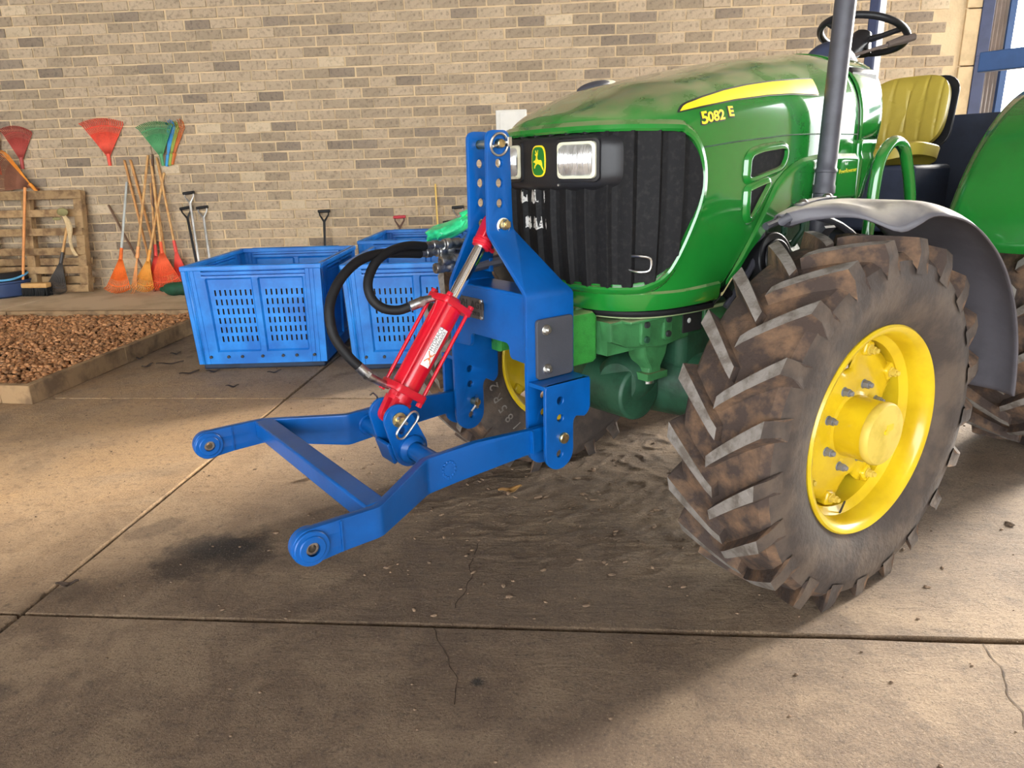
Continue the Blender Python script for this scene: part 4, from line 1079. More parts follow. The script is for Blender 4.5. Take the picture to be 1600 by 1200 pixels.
# headlamp panel
mb = MB(); SH = .305
def pan(u, v):
    a = 2 * pi * u; ex = 5.0
    cx = abs(cos(a)) ** (2 / ex) * (1 if cos(a) >= 0 else -1); cz = abs(sin(a)) ** (2 / ex) * (1 if sin(a) >= 0 else -1)
    return nose(cx * SH * v, 1.386 + cz * .085 * v, .004 + .030 * (1 - v ** 10))
mb.grid(pan, 96, 14, True); lampp = mb.build('headlamp_panel', M_['black'], tr, angle=180)
for yc in (.160, -.160):
    def fr(u, v, z_off=0): return None
    def rr(sx, sz, off, k=0.0): return [nose(yc + p[0], 1.391 + p[1], off) for p in rrect(-sx, -sz, sx, sz, .016)]
    mb = MB(); rings = [rr(.078, .064, .033), rr(.077, .062, .040), rr(.070, .056, .040), rr(.069, .055, .033)]
    n_ = len(rings[0]); vs = [p for r_ in rings for p in r_]
    mb.add(vs, [(q * n_ + i, q * n_ + (i + 1) % n_, (q + 1) * n_ + (i + 1) % n_, (q + 1) * n_ + i) for q in range(3) for i in range(n_)])
    hl = mb.build('headlamp', M_['black'], lampp)
    mb = MB(); rings = [rr(.068, .054, .034), rr(.067, .053, .044), rr(.060, .046, .046), rr(.059, .045, .040)]
    vs = [p for r_ in rings for p in r_]
    mb.add(vs, [(q * n_ + i, q * n_ + (i + 1) % n_, (q + 1) * n_ + (i + 1) % n_, (q + 1) * n_ + i) for q in range(3) for i in range(n_)]); mb.build('bezel', M_['cream'], hl)
    mb = MB()
    def lensf(u, v):
        a = (u - .5) * 2; b = (v - .5) * 2
        flut = .0012 * sin(u * 2 * pi * 22) + .004 * (1 - a * a) * (1 - b * b)
        return nose(yc + a * .060, 1.391 + b * .046, .040 + flut - .004 * (v > .55) * 0 + .010 * sin(pi * v) * 1)
    mb.grid(lensf, 133, 9); mb.build('lens', M_['lens'], hl, angle=60)
    for dz in (-.072,):
        mb = MB(); mb.cyl(nose(yc - .07, 1.391 + dz, .03), nose(yc - .07, 1.391 + dz, .037), .004, n=10); mb.build('screw', M_['zinc'], hl)
# emblem: leaping deer in yellow on green
EM = basis((nose(0, 1.392, .037).x, 0, 1.392), (0, 1, 0), (0, 0, 1))
def shield(k): return [(p[0] * k, p[1] * k) for p in spline2] if False else None
sh = []
for i in range(40):
    a = 2 * pi * i / 40; c_, s_ = cos(a), sin(a); ex = 3.6
    sh.append((abs(c_) ** (2 / ex) * (1 if c_ > 0 else -1) * .034 * (1 - .08 * abs(s_)), abs(s_) ** (2 / ex) * (1 if s_ > 0 else -1) * .048))
mb = MB(); mb.plate(sh, [], .004, EM, .0008); em = mb.build('emblem', M_['decal'], lampp)
mb = MB(); mb.plate([(a * .88, c * .90) for a, c in sh], [], .003, EM @ Matrix.Translation((0, 0, .002)), .0004); mb.build('emblem_field', mat('emblem_green', srgb(16, 110, 40), .35), em)
deer = [(-.021, .004), (-.013, .006), (-.010, .012), (-.0085, .018), (-.014, .022), (-.0135, .0255), (-.0075, .0245), (-.011, .030), (-.013, .036), (-.0105, .036), (-.0075, .030), (-.005, .0255), (-.003, .030), (-.0005, .037), (.001, .036), (-.0005, .030), (-.001, .0235), (-.0035, .018), (-.003, .010), (.003, .006), (.012, .007), (.017, .004), (.0195, -.004), (.020, -.012), (.025, -.019), (.0275, -.027), (.0245, -.024), (.017, -.0165), (.0125, -.010), (.004, -.0065), (-.002, -.005), (-.008, -.008), (-.014, -.0125), (-.0165, -.019), (-.0185, -.018), (-.0175, -.0105), (-.0125, -.006), (-.015, -.0015), (-.0225, -.0005)]
mb = MB(); mb.plate(deer, [], .002, EM @ Matrix.Translation((.001, -.003, .004)), .0002); mb.build('emblem_deer', M_['decal'], em)
# air scoop blister near the front of the hood top
mb = MB(); mb.ell((.22, -.16, 1.640), (.09, .05, .022), 24, 13, Matrix.Rotation(radians(13), 3, 'Y')); mb.build('hood_blister', M_['cream'], hood)
mb = MB(); mb.ell((.24, -.15, 1.640), (.075, .045, .020), 24, 13, Matrix.Rotation(radians(13), 3, 'Y')); mb.build('hood_latch', M_['exh'], hood)

def strip_side(top, bot, off, n=40, m=5):
    x0, x1 = top[0][0], top[-1][0]
    tt, bb = sorted(top), sorted(bot)
    mb = MB(); mb.grid(lambda u, v: (lambda x: side(x, lerp_tab(tt, x) + (lerp_tab(bb, x) - lerp_tab(tt, x)) * v, off))(x0 + (x1 - x0) * u), n, m); return mb
sT = [(.383, 1.521), (.376, 1.530), (.352, 1.542), (.282, 1.561), (.166, 1.586), (.047, 1.606), (-.072, 1.621), (-.149, 1.628), (-.26, 1.637), (-.319, 1.640)]
sB_ = [(.383, 1.5205), (.302, 1.536), (.141, 1.560), (-.035, 1.579), (-.157, 1.587), (-.319, 1.589)]
strip_side([(.391, 1.520), (.385, 1.530)] + [(x, z + .0045) for x, z in sT[1:]], [(.391, 1.516)] + [(x, z - .0045) for x, z in sB_[1:]], .0015).build('stripe_outline', M_['ink'], hood)
strip_side(sT, sB_, .003).build('side_stripe', M_['decal'], hood)
# model number
import itertools
dirx = V((-.171, .030)); 
def number_text(string, size, p0, slope, off, m, nm, bold, sx=1.3):
    mb = MB(); mb.text(string, size, None, .0004, fn=lambda p: side(p0[0] - p.x, p0[1] + p.x * slope + p.y, off + max(p.z, 0)), align='LEFT', bold=bold, sx=sx); mb.build(nm, m, hood, angle=20)
for dx, dz, off, m, nm, bo in ((.0022, -.0022, .0008, M_['ink'], 'number_shadow', .0034), (0, 0, .0016, M_['decal'], 'model_number', .0012)):
    number_text('5', .049, (.316 + dx, 1.484 + dz), .12, off, m, nm, bo)
    number_text('082', .040, (.288 + dx, 1.490 + dz), .135, off, m, nm, bo)
    number_text('E', .040, (.190 + dx, 1.509 + dz), .05, off, m, nm, bo)
# seams between the hood panels
def seam(pts, r=.0022, m=None):
    mb = MB(); mb.tube([side(x, z, .0008) for x, z in pts], r, 6); mb.build('panel_seam', m or M_['greend'], hood)
sm = spline([(.318, 1.417, 0), (.163, 1.433, 0), (-.013, 1.446, 0), (-.139, 1.455, 0), (-.324, 1.459, 0), (-.57, 1.459, 0)], 8)
seam([(p.x, p.y) for p in sm])
def zs_line(x0, z0, z1): return [(x0, z0 + (z1 - z0) * i / 16) for i in range(17)]
# raised lower side panel
rT = [(.166, .962), (.10, 1.05), (.03, 1.15), (-.03, 1.245), (-.07, 1.304), (-.117, 1.339), (-.16, 1.362), (-.218, 1.38), (-.314, 1.391), (-.439, 1.393), (-.568, 1.392)]
def zlow(x): return zbot(x) - .004
rTs = sorted((x, z) for x, z in rT)
for sg in (1, -1):
    mb = MB()
    n_, m_ = 70, 7
    def fr_(u, v):
        x = .14 + (-.568 - .14) * u; a, c = lerp_tab(rTs, x), zlow(x)
        z = a + (c - a) * v; e = min(1, v / .12) if v < .5 else min(1, (1 - v) / .05)
        return side(x, z, .002 + .013 * min(1, e) * min(1, u * 14), sg)
    mb.grid(fr_, n_, 19); mb.build('side_panel', GR, tr, angle=60)
# side vents with rims
def vent(poly, rim, nm):
    c_ = V((sum(p[0] for p in poly) / len(poly), sum(p[1] for p in poly) / len(poly)))
    sp_ = spline([(a, z, 0) for a, z in poly + [poly[0]]], 5)[:-1]
    n_ = len(sp_)
    mb = MB(); rings = 6; vs = [side(c_.x, c_.y, .004)]
    for q in range(1, rings + 1):
        for p in sp_: vs.append(side(c_.x + (p.x - c_.x) * q / rings, c_.y + (p.y - c_.y) * q / rings, .0045))
    fs = [(0, 1 + i, 1 + (i + 1) % n_) for i in range(n_)]
    for q in range(rings - 1): fs += [(1 + q * n_ + i, 1 + q * n_ + (i + 1) % n_, 1 + (q + 1) * n_ + (i + 1) % n_, 1 + (q + 1) * n_ + i) for i in range(n_)]
    mb.add(vs, fs); o = mb.build('side_vent', M_['grille'], tr, angle=180)
    mb = MB(); vs = []
    ar = sum(sp_[i].x * sp_[(i + 1) % n_].y - sp_[(i + 1) % n_].x * sp_[i].y for i in range(n_)); sg_ = 1 if ar > 0 else -1
    for i in range(n_):
        t = (sp_[(i + 1) % n_] - sp_[i - 1]).normalized(); o_ = V((t.y, -t.x, 0)) * sg_
        for e, h in ((-.002, .003), (.0, .014), (.008, .016), (.018, .010), (.024, .001)):
            q = sp_[i] + o_ * e; vs.append(side(q.x, q.y, h))
    mb.add(vs, [(i * 5 + j, ((i + 1) % n_) * 5 + j, ((i + 1) % n_) * 5 + j + 1, i * 5 + j + 1) for i in range(n_) for j in range(4)]); mb.build('vent_rim', GR, o, angle=60)
vent([(.083, 1.375), (.068, 1.391), (.021, 1.402), (-.04, 1.408), (-.098, 1.411), (-.108, 1.395), (-.100, 1.372), (-.078, 1.354), (.0, 1.338), (.077, 1.324), (.083, 1.345)], None, 'a')
vent([(.076, 1.282), (.04, 1.292), (-.018, 1.304), (-.016, 1.294), (.02, 1.25), (.054, 1.205), (.066, 1.20), (.074, 1.22)], None, 'b')

# cowl behind the hood seam
mb = MB()
def cowl_end(z): return lerp_tab([(1.2, -.655), (1.24, -.67), (1.38, -.735), (1.46, -.765), (1.6, -.79), (1.78, -.86)], z)
stc = 12; NZ2 = 14; vs = []
for sg in (1, -1):
    base_i = len(mb.v); vs = []
    for i in range(stc):
        for j in range(NZ2):
            z = 1.225 + (ZM - 1.225) * j / (NZ2 - 1); x = -.584 + (cowl_end(z) + .584) * i / (stc - 1)
            off = .012 if z < 1.385 else .004
            if i == 0: off -= .008
            vs.append((x, (HW + off - .02 * (i / (stc - 1)) ** 2) * sg, z))
    mb.add(vs, [(i * NZ2 + j, (i + 1) * NZ2 + j, (i + 1) * NZ2 + j + 1, i * NZ2 + j + 1) for i in range(stc - 1) for j in range(NZ2 - 1)])
vs = []
for i in range(stc):
    for j in range(NA):
        a = pi * j / (NA - 1); c_, s_ = cos(a), sin(a); q = abs(s_) ** (2 / NT); z = ZM + .332 * q
        x = -.584 + (cowl_end(z) + .584) * i / (stc - 1)
        vs.append((x, (HW + .003 - .02 * (i / (stc - 1)) ** 2) * (abs(c_) ** (2 / NT)) * (1 if c_ >= 0 else -1), z))
mb.add(vs, [(i * NA + j, (i + 1) * NA + j, (i + 1) * NA + j + 1, i * NA + j + 1) for i in range(stc - 1) for j in range(NA - 1)])
cowl = mb.build('rear_cowl', GR, tr, angle=50); cowl.modifiers.new('t', 'SOLIDIFY').thickness = .006
mb = MB(); mb.box((-.80, -.34, 1.22), (-.585, .34, 1.70)); mb.build('firewall', M_['black'], tr, bevel=.02)
mb = MB(); mb.text('PowrReverser', .021, None, .0003, fn=lambda p: side(-.44 - p.x, 1.322 + p.y + p.x * .06, .0165 + max(p.z, 0)), align='LEFT'); mb.build('lettering', M_['decal'], tr)
mb = MB(); mb.text('4x4', .014, None, .0003, fn=lambda p: side(-.475 - p.x, 1.352 + p.y, .0165 + max(p.z, 0)), align='LEFT'); mb.build('lettering', M_['tie'], tr)

# exhaust stack beside the hood
mb = MB(); mb.lathe([(0, 0), (.034, 0), (.034, .22), (.037, .222), (.037, .245), (.034, .25), (.034, .29), (.037, .292), (.037, .30), (.033, .305), (.033, .34), (.033, .345), (.0325, .35), (.0345, 1.3), (.033, 1.3), (.030, .4)], (-.275, .455, 1.04), (-.035, 0, 1), 40); tag(mb.build('exhaust_stack', M_['exh'], tr, angle=40), 'matt black exhaust pipe')
# steering column, wheel and console
mb = MB(); mb.ell((-1.02, 0, 1.70), (.15, .12, .16), 24, 15); mb.box((-1.0, -.11, 1.45), (-.72, .11, 1.74)); dash = mb.build('dash_console', mat('dark_console', srgb(54, 62, 86), .55), tr, bevel=.02)
SC = V((-1.275, 0.0, 1.905)); SN = V((-.34, 0, .94)).normalized()
mb = MB(); mb.cyl((-1.02, 0, 1.72), SC - SN * .02, .04, .045, 20); mb.cyl(SC - SN * .08, SC - SN * .0, .055, .035, 24); mb.build('steering_column', M_['black'], tr)
fx, fy, fz = frame(SN)
mb = MB(); mb.tube([SC + (fx * cos(a) + fy * sin(a)) * .182 for a in [2 * pi * i / 56 for i in range(56)]], 0.015, 14, True); sw = mb.build('steering_wheel', M_['black'], tr)
for a in (-.55, 1.55, 3.65):
    mb = MB(); mb.tube([SC - SN * .03, SC - SN * .02 + (fx * cos(a) + fy * sin(a)) * .09, SC + (fx * cos(a) + fy * sin(a)) * .182], [.017, .012, .012], 10); mb.build('spoke', M_['black'], sw)
mb = MB(); mb.cyl(SC - SN * .045, SC + SN * .01, .04, .036, 24); mb.build('wheel_hub', M_['black'], sw, bevel=.006)
mb = MB(); mb.cyl((-1.10, .05, 1.80), (-1.30, .17, 1.86), .007, n=10); mb.tube([(-1.24, .135, 1.845), (-1.31, .17, 1.865), (-1.35, .195, 1.875)], [.012, .019, .015], 10); mb.build('shuttle_lever', mat('brown_knob', srgb(96, 84, 78), .6), tr)
mb = MB(); mb.box((-2.28, -.48, 1.0), (-2.20, -.42, 2.75)); mb.build('roll_bar_post', M_['navy'], tr, bevel=.008)
mb = MB(); mb.plate(rrect(-1.40, 1.70, -1.30, 1.86, .03), [], .02, basis((0, -.30, 0), (1, 0, 0), (0, 0, 1))); mb.build('instrument_pod', M_['white'], tr)

# seat
seat = tag(empty('seat', parent=tr))
def cushion(u, v, w2, h2, dep, ex, org, ux, uy, uz, ribs=0):
    a = 2 * pi * u; c_, s_ = cos(a), sin(a)
    X_ = abs(c_) ** (2 / ex) * (1 if c_ > 0 else -1) * w2; Y_ = abs(s_) ** (2 / ex) * (1 if s_ > 0 else -1) * h2
    if v < .5: r_ = (v * 2) ** .5 if v else 0; z = dep * (1 - .35 * r_ ** 6) + .07 * (X_ * r_ / w2) ** 2 * .6; k = r_
    else: k = 1 - (v - .5) * .06; z = dep * .65 * (1 - (v - .5) * 2) + .07 * .6 * (c_ and (X_ / w2) ** 2)
    if ribs and v < .5: z -= .007 * max(0, 1 - abs(((X_ * k / w2 * ribs / 2 + .5) % 1) - .5) * 9)
    return V(org) + V(ux) * (X_ * k) + V(uy) * (Y_ * k) + V(uz) * z
mb = MB(); mb.grid(lambda u, v: cushion(u, v, .20, .175, .07, 3.2, (-1.90, -.03, 1.585), (0, 1, 0), (-.16, 0, .987), (.987, 0, .16), 5), 160, 40, True); sb = mb.build('backrest', M_['seat'], seat, angle=50)
mb = MB(); mb.plate([(a[0] * 1.03, a[1] * 1.03) for a in rrect(-.20, -.172, .20, .172, .08)], [], .012, basis((-1.906, -.03, 1.585), (0, 1, 0), (-.16, 0, .987)), .004); mb.build('back_shell', M_['black'], seat)
mb = MB(); mb.grid(lambda u, v: cushion(u, v, .20, .20, .085, 3.4, (-1.68, -.02, 1.335), (0, 1, 0), (1, 0, .10), (-.1, 0, 1), 0), 64, 24, True); mb.build('seat_cushion', M_['seat'], seat, angle=50)
mb = MB(); mb.box((-1.90, -.2, 1.02), (-1.5, .2, 1.335)); mb.build('seat_pedestal', M_['seatd'], seat, bevel=.02)
# platform and rear panel
mb = MB(); mb.box((-2.3, -.46, .88), (-.70, .46, 1.0)); mb.box((-2.4, -.40, .6), (-.6, .40, .9)); mb.build('platform', M_['seatd'], tr, bevel=.01)
mb = MB(); mb.box((-2.42, -.50, .95), (-2.38, .50, 1.59)); mb.build('rear_panel', M_['seatd'], tr, bevel=.006)
mb = MB(); mb.box((-2.46, .05, 1.80), (-2.40, 1.0, 1.90)); mb.box((-2.47, .42, 1.0), (-2.40, .50, 1.82)); mb.build('roll_bar', M_['bluegrey'], tr, bevel=.006)
# green grab rail
mb = MB(); mb.tube(spline([(-.52, .50, .98), (-.535, .50, 1.15), (-.55, .50, 1.33), (-.59, .50, 1.40), (-.655, .50, 1.43), (-.73, .50, 1.405), (-.775, .50, 1.34), (-.815, .50, 1.26), (-.87, .50, 1.1), (-.89, .50, .98)], 7), .021, 14); mb.build('grab_rail', GR, tr)

# rear fenders and rear wheels
RX, RZ = -2.05, .72
for sg in (1, -1):
    mb = MB()
    def rf(u, v):
        a = radians(17 + 125 * u); r_ = .96 - .03 * (v > .9) * 0
        y = .50 + .46 * v; rr_ = r_ - .05 * max(0, (v - .8) / .2) ** 2
        return V((RX + rr_ * cos(a), y * sg, RZ + rr_ * sin(a)))
    mb.grid(rf, 48, 12); o = mb.build('rear_fender', M_['greencl'], tr, angle=60, solid=.008)
    mb = MB()
    def rs(u, v):
        a = radians(17 + 125 * u); r_ = .96 - .42 * v
        return V((RX + r_ * cos(a), .505 * sg, RZ + r_ * sin(a)))
    mb.grid(rs, 48, 4); mb.build('fender_side', M_['greencl'], o, solid=.006)

def make_wheel(name, R_, W_, rim_r, n_lug, M, lug_h, back=False, letter=None, sgn=1):
    """tyre with chevron lugs about the y axis; +y is the outer face"""
    k = R_ - lug_h; h = W_ / 2
    half_p = [(rim_r - .012, h * .80), (rim_r + .005, h * .82), (rim_r + .03, h * .93), (rim_r + .09, h * 1.02), (rim_r + .14, h * 1.03), (k - .065, h * 1.0), (k - .03, h * .95), (k - .010, h * .82), (k - .002, h * .5), (k, 0)]
    prof = [(r, y) for r, y in half_p] + [(r, -y) for r, y in half_p[-2::-1]]
    mb = MB()
    mb.cur = 0; mb.lathe(prof[:7], (0, 0, 0), (0, 1, 0), 96)
    mb.cur = 1; mb.lathe(prof[6:13], (0, 0, 0), (0, 1, 0), 96)
    mb.cur = 0; mb.lathe(prof[12:], (0, 0, 0), (0, 1, 0), 96)
    def P(ang, r, y): return V((r * cos(ang), y, r * sin(ang)))
    step = 2 * pi / n_lug
    for i in range(n_lug):
        for s_ in (1, -1):
            a0 = i * step + (step / 2 if s_ < 0 else 0); vs = []; fs = []; mt = []
            jit = rnd.uniform(-.004, .004)
            secs = [0, .12, .3, .5, .7, .86, .96, 1.04, 1.1]
            for q, w in enumerate(secs):
                wy = min(w, 1.0); y = s_ * (-.012 + (h * .99 + .012) * wy)
                dphi = sgn * radians(14.5) * (1.1 * wy - .1 * wy ** 2)
                top = k + lug_h if w <= .97 else k + lug_h - (w - .97) * .55
                bt = k - .012 if w < .8 else k - .012 - (w - .8) * .18
                if w > 1: y += s_ * .004
                tw = (.018 + .006 * wy) / R_; bw = (.028 + .010 * wy) / R_
                if w == 0: top -= .004
                for da, r_ in ((-bw, bt), (-tw, top), (tw, top), (bw, bt)):
                    vs.append(P(a0 + dphi + da + jit, r_, y + (0 if r_ == top else s_ * .004)))
            nq = len(secs); o_ = len(mb.v); mb.v += [tuple(p) for p in vs]
            for q in range(nq - 1):
                for j, mm in ((0, 1), (1, 2 if q < nq - 3 else 0), (2, 1)):
                    mb.f.append((o_ + q * 4 + j, o_ + q * 4 + j + 1, o_ + q * 4 + 5 + j, o_ + q * 4 + 4 + j)); mb.m.append(mm)
            mb.f.append((o_ + 3, o_ + 2, o_ + 1, o_)); mb.m.append(1)
            e = o_ + (nq - 1) * 4; mb.f.append((e, e + 1, e + 2, e + 3)); mb.m.append(0)
    def place(p):
        q = M @ V(p)
        if q.z < .004: q.z = .004 + rnd.uniform(0, .001)
        return tuple(q)
    mb.v = [place(p) for p in mb.v]
    w_ = mb.build(name, [M_['rub'], M_['mud'], M_['lug']], tr, angle=32, bevel=0)
    return w_

def lathe_m(mb, prof, M, n=64, a0=0.0, a1=2 * pi):
    t = MB(); t.lathe(prof, (0, 0, 0), (0, 1, 0), n, a0, a1); mb.add([M @ V(p) for p in t.v], t.f); return mb
Y_ = M_['yellow']
def rim_parts(w_, M, k=1.0, outer=True):
    mb = MB(); lathe_m(mb, [(r * k, y * k) for r, y in ((.336, .130), (.337, .143), (.331, .150), (.319, .147), (.307, .133), (.301, .105), (.298, .080), (.276, .060), (.270, .0), (.272, -.03), (.298, -.06), (.305, -.12), (.318, -.147), (.331, -.150), (.337, -.143), (.336, -.130))], M, 96)
    mb.build('rim', Y_, w_, angle=40)
    mb = MB(); pol = []
    for i in range(120):
        a = 360 * i / 120; d = abs(((a - 35 + 45) % 90) - 45)
        r = .258 if d < 29 else .258 - .075 * min(1, (d - 29) / 9)
        pol.append((r, radians(a)))
    rows = [(0, .058), (.155, .058), (.175, .055), (.20, .048), (.225, .044), (1.0, .042)]
    vs = []
    for r, a in pol:
        for q, (rr_, y) in enumerate(rows):
            r_ = min(rr_, r) if q < 5 else r
            vs.append(M @ (V((r_ * cos(a), y, r_ * sin(a))) * k))
    nr = len(rows); n_ = len(pol)
    mb.add(vs, [(i * nr + j, ((i + 1) % n_) * nr + j, ((i + 1) % n_) * nr + j + 1, i * nr + j + 1) for i in range(n_) for j in range(nr - 1)])
    o = mb.build('wheel_disc', Y_, w_, angle=50); md = o.modifiers.new('t', 'SOLIDIFY'); md.thickness = .012; md.offset = 0
    for L_ in (35, 125, 215, 305):
        for da in (-20.5, 20.5):
            a = radians(L_ + da); er = V((cos(a), 0, sin(a))); et = V((-sin(a), 0, cos(a))); ey = V((0, 1, 0))
            Mb = M @ Matrix(((er.x, et.x, 0, 0), (0, 0, 1, 0), (er.z, et.z, 0, 0), (0, 0, 0, 1)))
            mb = MB(); mb.box((.225 * k, -.024 * k, .02 * k), (.272 * k, .024 * k, .062 * k), Mb); c = mb.build('rim_clamp', Y_, w_, bevel=.008)
            p = er * .245 * k + ey * .062 * k
            mb = MB(); mb.cyl(M @ p, M @ (p + ey * .004), .017, n=20); mb.cyl(M @ (p + ey * .004), M @ (p + ey * .018), .013, n=6); mb.cyl(M @ (p + ey * .018), M @ (p + ey * .028), .008, n=12); mb.build('clamp_bolt', M_['yellowd'], w_, bevel=.001)
    mb = MB(); lathe_m(mb, [(.114, .052), (.112, .064), (.101, .068), (.098, .12), (.099, .158)], M, 48); mb.build('hub', Y_, w_, angle=40)
    mb = MB(); lathe_m(mb, [(.099, .152), (.101, .158), (.100, .170), (.095, .177), (.060, .1805), (0, .182)], M, 56); hc = mb.build('hub_cap', M_['yellowd'], w_, angle=40)
    mb = MB(); mb.cyl(M @ V((.01, .181, .012)), M @ V((.01, .186, .012)), .009, n=6); mb.plate(rrect(-.018, -.010, .018, .012, .003), [], .002, M @ Matrix.Translation((-.012, .182, .022)) @ Matrix.Rotation(pi / 2, 4, 'X')); mb.build('cap_plug', Y_, hc and w_)
    for i in range(8):
        a = 2 * pi * (i + .42) / 8; p = V((.137 * cos(a), .058, .137 * sin(a))); ey = V((0, 1, 0))
        mb = MB(); mb.cyl(M @ p, M @ (p + ey * .008), .0165, .0155, 20); mb.cyl(M @ (p + ey * .008), M @ (p + ey * .026), .0135, n=6); mb.cyl(M @ (p + ey * .026), M @ (p + ey * .036), .0095, .008, 14); mb.build('wheel_nut', M_['nutgrey'], w_, bevel=.001)

FWM = Matrix.Translation((-.009, .72, .5612)) @ Matrix.Rotation(radians(-3.6), 4, 'Z')
fw1 = make_wheel('front_wheel', .594, .335, .331, 21, FWM, .036)
rim_parts(fw1, FWM)
mb = MB(); mb.plate(rrect(-.006, -.02, .006, .03, .005) , [], .002, FWM @ Matrix(((1, 0, 0, .03), (0, .25, .97, .083), (0, .97, -.25, -.276), (0, 0, 0, 1)))); mb.build('valve_slot', M_['ink'], fw1)
FWM2 = Matrix.Translation((.009, -.72, .5612)) @ Matrix.Rotation(radians(180 - 3.6), 4, 'Z')
fw2 = make_wheel('front_wheel', .594, .335, .331, 21, FWM2, .036, sgn=-1)
rim_parts(fw2, FWM2)
# raised size marking on the inner side of the far tyre
mb = MB()
for i, ch in enumerate('340/85R24'):
    a0 = radians(-70) + i * radians(8.2)
    def fn(p, a0=a0):
        r = .395 + p.y; a = a0 + (p.x / .41)
        return FWM2 @ V((-r * cos(a), -.1765 - max(p.z, 0) - .0035 * 0, r * sin(a)))
    mb.text(ch, .062, None, .002, fn=fn)
mb.build('sidewall_lettering', M_['lug'], fw2)

RWM = Matrix.Translation((RX, .74, .70))
rw1 = make_wheel('rear_wheel', .735, .42, .40, 20, RWM, .042)
rim_parts(rw1, RWM, 1.2)
RWM2 = Matrix.Translation((RX, -.74, .70)) @ Matrix.Rotation(pi, 4, 'Z')
rw2 = make_wheel('rear_wheel', .735, .42, .40, 20, RWM2, .042, sgn=-1)
rim_parts(rw2, RWM2, 1.2)

# front fender over the near front wheel
FO = [(73, .605), (78, .66), (82, .72), (86, .79), (90, .86), (94, .90), (100, .93), (110, .938), (200, .945)]
def fr_of(a): return lerp_tab([(66, .672), (78, .692), (100, .700), (125, .715), (150, .745), (180, .785), (200, .80)], a)
def dip(a): return .05 * math.exp(-((a - 90.5) / 4.0) ** 2)
mb = MB()
def ff(u, v):
    a = 73.5 + 107.5 * u; yi, yo = .575, lerp_tab(FO, a); y = yi + (yo - yi) * v
    e = max(0, (v - .72) / .28); r_ = fr_of(a) - .038 * e ** 2 - dip(a) * max(0, (v - .35) / .65) ** 1.3 - .012 * max(0, .25 - v) / .25
    ar = radians(a); return FWM @ V((r_ * cos(ar), y - .72, r_ * sin(ar)))
mb.grid(ff, 90, 22); fe = mb.build('front_fender', M_['fender'], tr, angle=70, solid=.006)
mb = MB()
def ffb(u, v):
    a = 79 + 14 * u; ar = radians(a); r_ = fr_of(a) + .006; y = .60 + (.030) * v
    return FWM @ V((r_ * cos(ar), y - .72, r_ * sin(ar)))
mb.grid(ffb, 8, 3); fs_ = mb.build('fender_strap', M_['fender'], fe, solid=.004)
for a in (81, 91):
    ar = radians(a); r_ = fr_of(a) + .006; mb = MB(); mb.lathe([(0, .010), (.008, .009), (.014, .003), (.014, 0)], FWM @ V((r_ * cos(ar), -.105, r_ * sin(ar))), (cos(ar), 0, sin(ar)), 16); mb.build('strap_bolt', M_['steel'], fe)
mb = MB(); mb.tube([FWM @ V(p) for p in ((.19, -.09, .655), (.205, -.10, .64), (.14, -.12, .63), (.05, -.14, .64))], .014, 10); mb.build('fender_stay', M_['exh'], fe)
mb = MB(); q = [FWM @ V((.64 * cos(radians(a)), -.19, .64 * sin(radians(a)))) for a in range(75, 150, 6)]; mb.tube(q, .012, 10); mb.bar((-.18, .42, 1.0), (-.16, .56, 1.16), .05, .01); mb.build('fender_bracket', M_['exh'], fe)

# engine bay behind the wheel, front frame, axle
GD, GF = M_['greend'], M_['greenf']
mb = MB(); mb.box((-.62, -.26, .66), (.20, .26, 1.22)); mb.build('engine_block', GD, tr, bevel=.03)
for k in range(5):
    mb = MB(); x = .12 - k * .12; mb.cyl((x, .26, 1.06 - .01 * k), (x, .315, 1.06), .035, .03, 18); mb.tube([(x, .30, 1.06), (x - .02, .33, 1.12), (x - .05, .31, 1.19)], .012, 8); mb.build('engine_fitting', GD, tr)
for pts, r, m in (([(.14, .30, .92), (.10, .34, 1.02), (.02, .36, 1.10), (-.08, .35, 1.14)], .014, GD), ([(.18, .32, 1.13), (.12, .36, 1.145), (.085, .37, 1.10), (.05, .36, 1.13)], .005, M_['zinc']), ([(.10, .36, .90), (-.02, .37, 1.03), (-.08, .36, 1.14)], .012, M_['exh']), ([(.0, .30, .80), (.06, .35, .92), (.16, .33, 1.0), (.20, .30, 1.08)], .017, M_['hose'])):
    mb = MB(); mb.tube(spline(pts, 5), r, 10); mb.build('engine_pipe', m, tr)
mb = MB(); mb.cyl((-.12, .30, 1.02), (-.12, .40, 1.04), .10, n=36); mb.cyl((-.12, .40, 1.04), (-.12, .41, 1.042), .075, n=36); mb.build('filter_housing', M_['black'], tr, bevel=.008)
# plastic arch liner edge with its pale reflecting strip
mb = MB(); n_ = 30
lin = [(.155, .955), (.10, 1.025), (.045, 1.092), (-.05, 1.172), (-.16, 1.22), (-.36, 1.238)]
mb.grid(lambda u, v: (lambda x: side(x, lerp_tab(sorted(lin), x) - .045 * v * (1 - .4 * u), .004 - .03 * v))(.17 - .53 * u), n_, 4); mb.build('arch_liner', M_['black'], tr, solid=.004)
mb = MB(); mb.grid(lambda u, v: (lambda x: side(x, lerp_tab(sorted(lin), x) + .006 - .012 * v, .0075))(.165 - .13 * u), 16, 2); mb.build('reflector_strip', mat('pale_strip', srgb(238, 226, 170), .4), tr)
